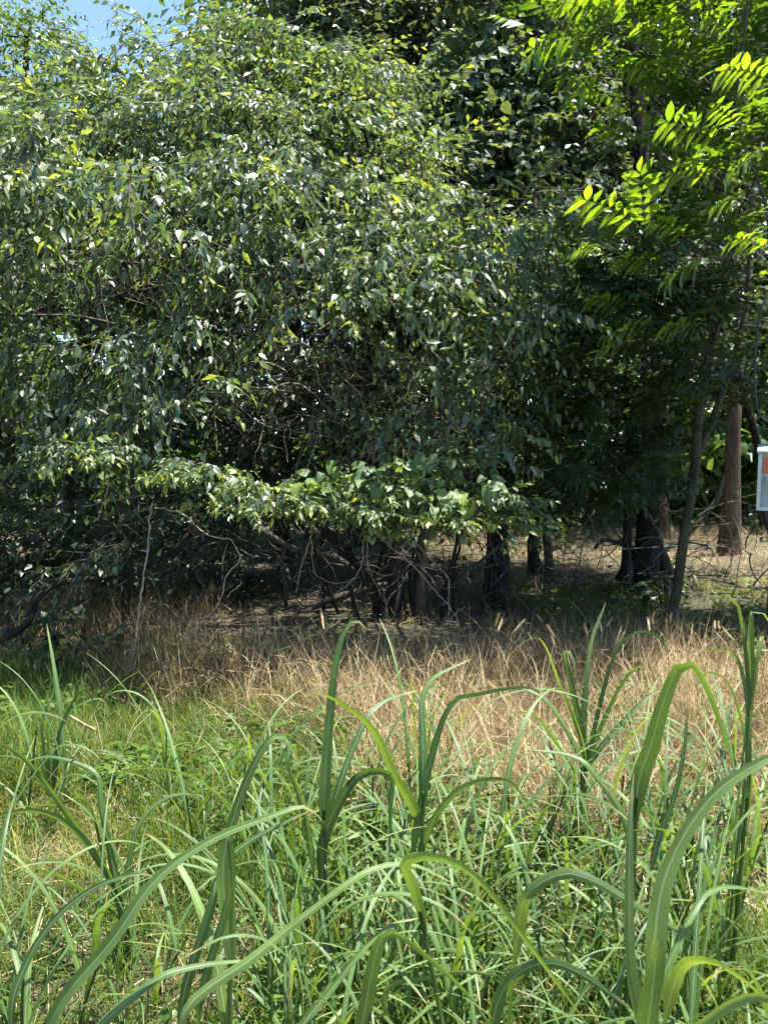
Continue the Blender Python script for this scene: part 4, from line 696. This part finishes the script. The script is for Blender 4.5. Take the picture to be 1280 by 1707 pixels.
# ------------------------------------------------------------------ short grass, dry grass, weeds
def tuft(n, height, spread, width, lean=(.05, .7), segs=4, curve=(.3, 1.8), lie=False):
    s = Soup()
    for _ in range(n):
        az = rng.uniform(0, 6.28); p0 = np.array([rng.normal(0, spread), rng.normal(0, spread), -.005 if not lie else rng.uniform(.0, .05)]); h = height * rng.uniform(.45, 1.15)
        path = arch(p0, az, rng.uniform(*lean), h, rng.uniform(*curve), segs + 1, 1.3)
        sd_ = np.array([-math.sin(az), math.cos(az), 0]); wv = width * rng.uniform(.6, 1.3) * np.clip(1 - np.linspace(0, 1, segs + 1), 0, 1) ** .6
        v = np.empty((2 * segs + 1, 3)); v[0:2 * segs:2] = path[:-1] - sd_ * wv[:-1, None] * .5; v[1:2 * segs:2] = path[:-1] + sd_ * wv[:-1, None] * .5; v[-1] = path[-1]
        f = []
        for k in range(segs - 1): f += [(2 * k, 2 * k + 1, 2 * k + 3), (2 * k, 2 * k + 3, 2 * k + 2)]
        f.append((2 * segs - 2, 2 * segs - 1, 2 * segs)); s.add(v, f, 0, rng.uniform(.1, .9))
    return s.template()
def on_ground(xy): return np.c_[xy, ground_z(xy[:, 0], xy[:, 1])]
def wedge(n, d0, d1, margin=1.0):
    d = np.sqrt(rng.uniform(d0 * d0, d1 * d1, n)); x = rng.uniform(-1, 1, n) * (d * .5 + margin); return np.c_[x, d]
TG = [tuft(18, .19, .05, .0044, segs=3) for _ in range(8)]; TGL = [tuft(15, .30, .045, .0044, curve=(.5, 2.2), segs=3) for _ in range(6)]
TD = [tuft(18, .44, .06, .0036, lean=(.02, .65), curve=(.1, 2.8), segs=4) for _ in range(8)]; TL = [tuft(13, .22, .07, .0036, lean=(1.0, 1.55), curve=(-.3, .4), segs=2, lie=True) for _ in range(6)]
def dryness(xy):      # where the straw stands: a band in the middle and right, 3 to 5 m away
    x, y = xy[:, 0], xy[:, 1]; return (y - 3.3 + .55 * np.clip(x + .2, 0, 1)) * 1.5 + np.minimum(x + .55, .6) * 1.4 + noise2(xy, 1.3, 3) * .8
xy = wedge(5000, 1.5, 4.9); q = dryness(xy); keep = rng.uniform(size=len(xy)) > np.clip(q * .8 + .15, 0, .93); s = Soup(); a = xy[keep]
scatter(s, TG, on_ground(a), None, (.52, .18), (0, .12), (.6, 1.2), tmix=.45, patch=.22); b = a[noise2(a, 2.2, 9) > .2][:900]; scatter(s, TGL, on_ground(b), None, (.4, .14), (0, .12), (.7, 1.2), tmix=.4)
sh = wedge(2800, 3.0, 5.4); sh = sh[(sh[:, 0] < -.55 + .3 * noise2(sh, 1.5, 2))]; scatter(s, TGL, on_ground(sh), None, (.30, .14), (0, .12), (.6, 1.1), tmix=.4)  # left tufts: the shade there is put into their darker tint
fl = np.c_[rng.uniform(.9, 4.6, 620), rng.uniform(5.1, 8.0, 620)]; scatter(s, TG, on_ground(fl), None, (.42, .2), (0, .12), (.5, .95), tmix=.45, patch=.2)  # tufts on the shaded soil, shade painted in by a lower tint
tag(s.build('short_grass', [M['short']]), 'short green and yellowing grass covering the foreground', 'grass', kind='stuff')
s = Soup(); xy = wedge(3300, 2.7, 5.0); keep = rng.uniform(size=len(xy)) < np.clip(dryness(xy) * .8 + .05, .02, 1); scatter(s, TD, on_ground(xy[keep]), None, (.45, .2), (0, .25), (.5, 1.3), tmix=.6, patch=.3)
xy = wedge(2600, 1.6, 5.4); xy = xy[rng.uniform(size=len(xy)) < np.clip(dryness(xy) + 1.0, .35, 1)]; scatter(s, TL, on_ground(xy), None, (.60, .18), (0, .1), (.7, 1.2), tmix=.5)
lit = np.c_[rng.uniform(.6, 7, 900), rng.uniform(7.8, 13.5, 900)]; scatter(s, TD, on_ground(lit), None, (.62, .18), (0, .2), (.35, .8), tmix=.5); scatter(s, TL, on_ground(lit[::2]), None, (.65, .18), (0, .1), (.9, 1.5), tmix=.5)
scatter(s, TL, on_ground(np.c_[rng.uniform(-2.5, 4.6, 420), rng.uniform(5.1, 8.2, 420)]), None, (.25, .2), (0, .1), (.7, 1.3), tmix=.5)  # litter under the trees, darkened in colour to stand for shade
lf_ = np.c_[rng.uniform(-3.6, -1.4, 300), rng.uniform(5.2, 7.6, 300)]; scatter(s, TD, on_ground(lf_), None, (.5, .18), (0, .2), (.6, 1.1), tmix=.5)
tag(s.build('dry_grass', [M['dry']]), 'dense straw coloured dry grass in the sun before the shade', 'grass', kind='stuff')
def weed():
    s = Soup(); k = int(rng.integers(6, 11)); az = rng.uniform(0, 6.28, k); h = rng.uniform(.03, .16, k); y = np.c_[np.cos(az), np.sin(az), rng.uniform(-.2, .4, k)]
    T = (SIMPLE[0], SIMPLE[1], np.zeros(len(SIMPLE[1]), int), np.full(len(SIMPLE[0]), .5), SIMPLE[0][:, 0]); s.inst(T, axes(y, np.array([0, 0, 1.]) + rng.normal(0, .3, (k, 3))) * rng.uniform(.025, .055, k)[:, None, None], np.c_[np.cos(az) * .02, np.sin(az) * .02, h], rng.uniform(.2, .8, k)); return s.template()
xy = wedge(3000, 1.6, 4.4); xy = xy[noise2(xy, 1.9, 5) > -.1]; s = Soup(); scatter(s, [weed() for _ in range(8)], on_ground(xy), None, (.5, .2), (0, .15), (.7, 1.3))
xy = np.c_[rng.uniform(1.2, 3.6, 150), rng.uniform(6.3, 8.0, 150)]; scatter(s, [weed() for _ in range(4)], on_ground(xy), None, (.4, .2), (0, .15), (.9, 1.6))
tag(s.build('ground_weeds', [M['weed']]), 'small broad leaved weeds mixed through the grass', 'weeds', kind='stuff')
# foxtail stalks: a stalk and a bristly head each
def foxtail(label, px, py, d, group, hl=.085, bend=.3):
    top = P(px, py, d); b0 = base_at(top[0] - .05 * rng.normal(), d); o = tag(thing('foxtail_stalk', label, 'grass', tuple(b0), group), kind='thing')
    az = rng.uniform(-math.pi, math.pi); tip = top + np.array([math.cos(az) * bend * hl, math.sin(az) * bend * hl, 0]); nk = top - np.array([0, 0, hl]) * rng.uniform(.8, 1)
    s = Soup(); tube(s, smooth_path([b0, (b0 + nk) / 2 + rng.normal(0, .01, 3), nk], 10), np.linspace(.0018, .0011, 10), 4, tint=.6); s.build('stalk', [M['dry']], o)
    s = Soup(); pa = smooth_path([nk, (nk + tip) / 2 + rng.normal(0, .003, 3), tip], 9); tube(s, pa, .0075 * np.array([.4, .8, 1, 1, .95, .85, .7, .5, .2]), 7, tint=.68, rough=.2)
    k = 60; i = rng.integers(0, 8, k); dd = rng.normal(size=(k, 3)); ax = pa[-1] - pa[0]; ax /= np.linalg.norm(ax); dd = dd / np.linalg.norm(dd, axis=1)[:, None] + ax * .9
    q = pa[i]; e = q + dd * .014; sdv = np.cross(dd, [.3, .2, 1.]); sdv /= np.linalg.norm(sdv, axis=1)[:, None]; v = np.stack([q - sdv * .0007, q + sdv * .0007, e], 1).reshape(-1, 3); s.add(v, np.arange(3 * k).reshape(-1, 3), 0, .9); s.build('seed_head', [M['dry']], o)
foxtail('bristly foxtail head leaning over the green grass at left', 160, 1188, 3.6, None, .10, 1.4)
foxtail('bristly foxtail head leaning right in the left shade', 270, 1135, 4.1, None, .12, 1.3)
foxtail('tall tan foxtail head standing in front of the slim olive trunk', 1112, 1030, 4.4, None, .13, .2)
foxtail('plump tan foxtail head right of the spear tipped grass', 1025, 1045, 4.3, None, .12, .5)
for k in range(60):
    px = rng.uniform(380, 1270); foxtail('thin tan foxtail stalk in the straw, ' + ('left of the hooked spear blade' if px < 560 else 'right of the hooked spear blade' if px < 900 else 'in front of the right hand trunks'), px, rng.uniform(1015, 1100), rng.uniform(4.2, 5.0), 'foxtail stalks along the edge of the shade', rng.uniform(.06, .11), rng.uniform(.1, .9))
# leafy forbs
def forb(label, px, d, n, h, size, m='dark', cat='plant', shape=OVATE_FINE):
    b0 = base_at((px - CX) / F * d, d); o = thing('leafy_plant', label, cat, tuple(b0)); 
    lmsh = leaf_meshes(shape, m, 2); inv = Matrix.Translation(-Vector(o.location)); s = Soup(); tops = []
    for k in range(max(2, n // 6)):
        tp_ = b0 + np.array([rng.normal(0, .1), rng.normal(0, .08), h * rng.uniform(.6, 1)]); pa = smooth_path([b0, (b0 + tp_) / 2 + rng.normal(0, .02, 3), tp_], 8); tube(s, pa, np.linspace(.005, .002, 8), 5); tops.append(pa)
    s.build('stem', [M['twig']], o)
    for k in range(n):
        pa = tops[k % len(tops)]; q = pa[rng.integers(3, 8)]; az = rng.uniform(-math.pi, math.pi); A = axes(np.array([[math.cos(az), math.sin(az), rng.uniform(-.4, .3)]]), (np.array([0, 0, 1]) + rng.normal(0, .2, 3))[None])[0] * size * rng.uniform(.7, 1.2)
        lf = bpy.data.objects.new('leaf', lmsh[k % 2]); C.objects.link(lf); lf.parent = o; lf.matrix_parent_inverse = inv; lf.matrix_basis = Matrix([list(A[r]) + [q[r]] for r in range(3)] + [[0, 0, 0, 1]])
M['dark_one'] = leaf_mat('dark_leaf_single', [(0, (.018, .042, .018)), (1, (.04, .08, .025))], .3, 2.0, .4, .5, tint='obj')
M['weed_one'] = leaf_mat('weed_leaf_single', [(0, (.05, .11, .02)), (1, (.12, .21, .03))], .4, 2.2, .42, .45, tint='obj')
forb('dark broad leaved plant in the shade at the left edge', 90, 4.9, 26, .42, .17, 'dark_one'); forb('dark leafy shoots beside the curved limb at left', 180, 5.1, 16, .38, .15, 'dark_one')
forb('small leafy plant at the foot of the thick black trunk', 1075, 7.2, 18, .35, .16, 'dark_one'); forb('small green seedling in the dry grass left of centre', 385, 4.7, 12, .38, .06, 'weed_one')
forb('bright green leafy seedling in the grass at lower left', 345, 3.0, 12, .2, .07, 'weed_one'); forb('bright green bush lit by the sun behind the thin leaning trunk', 930, 11.0, 40, .7, .2, 'weed_one'); forb('small broad leaved weed low in the grass at bottom centre', 690, 2.2, 10, .14, .06, 'weed_one')
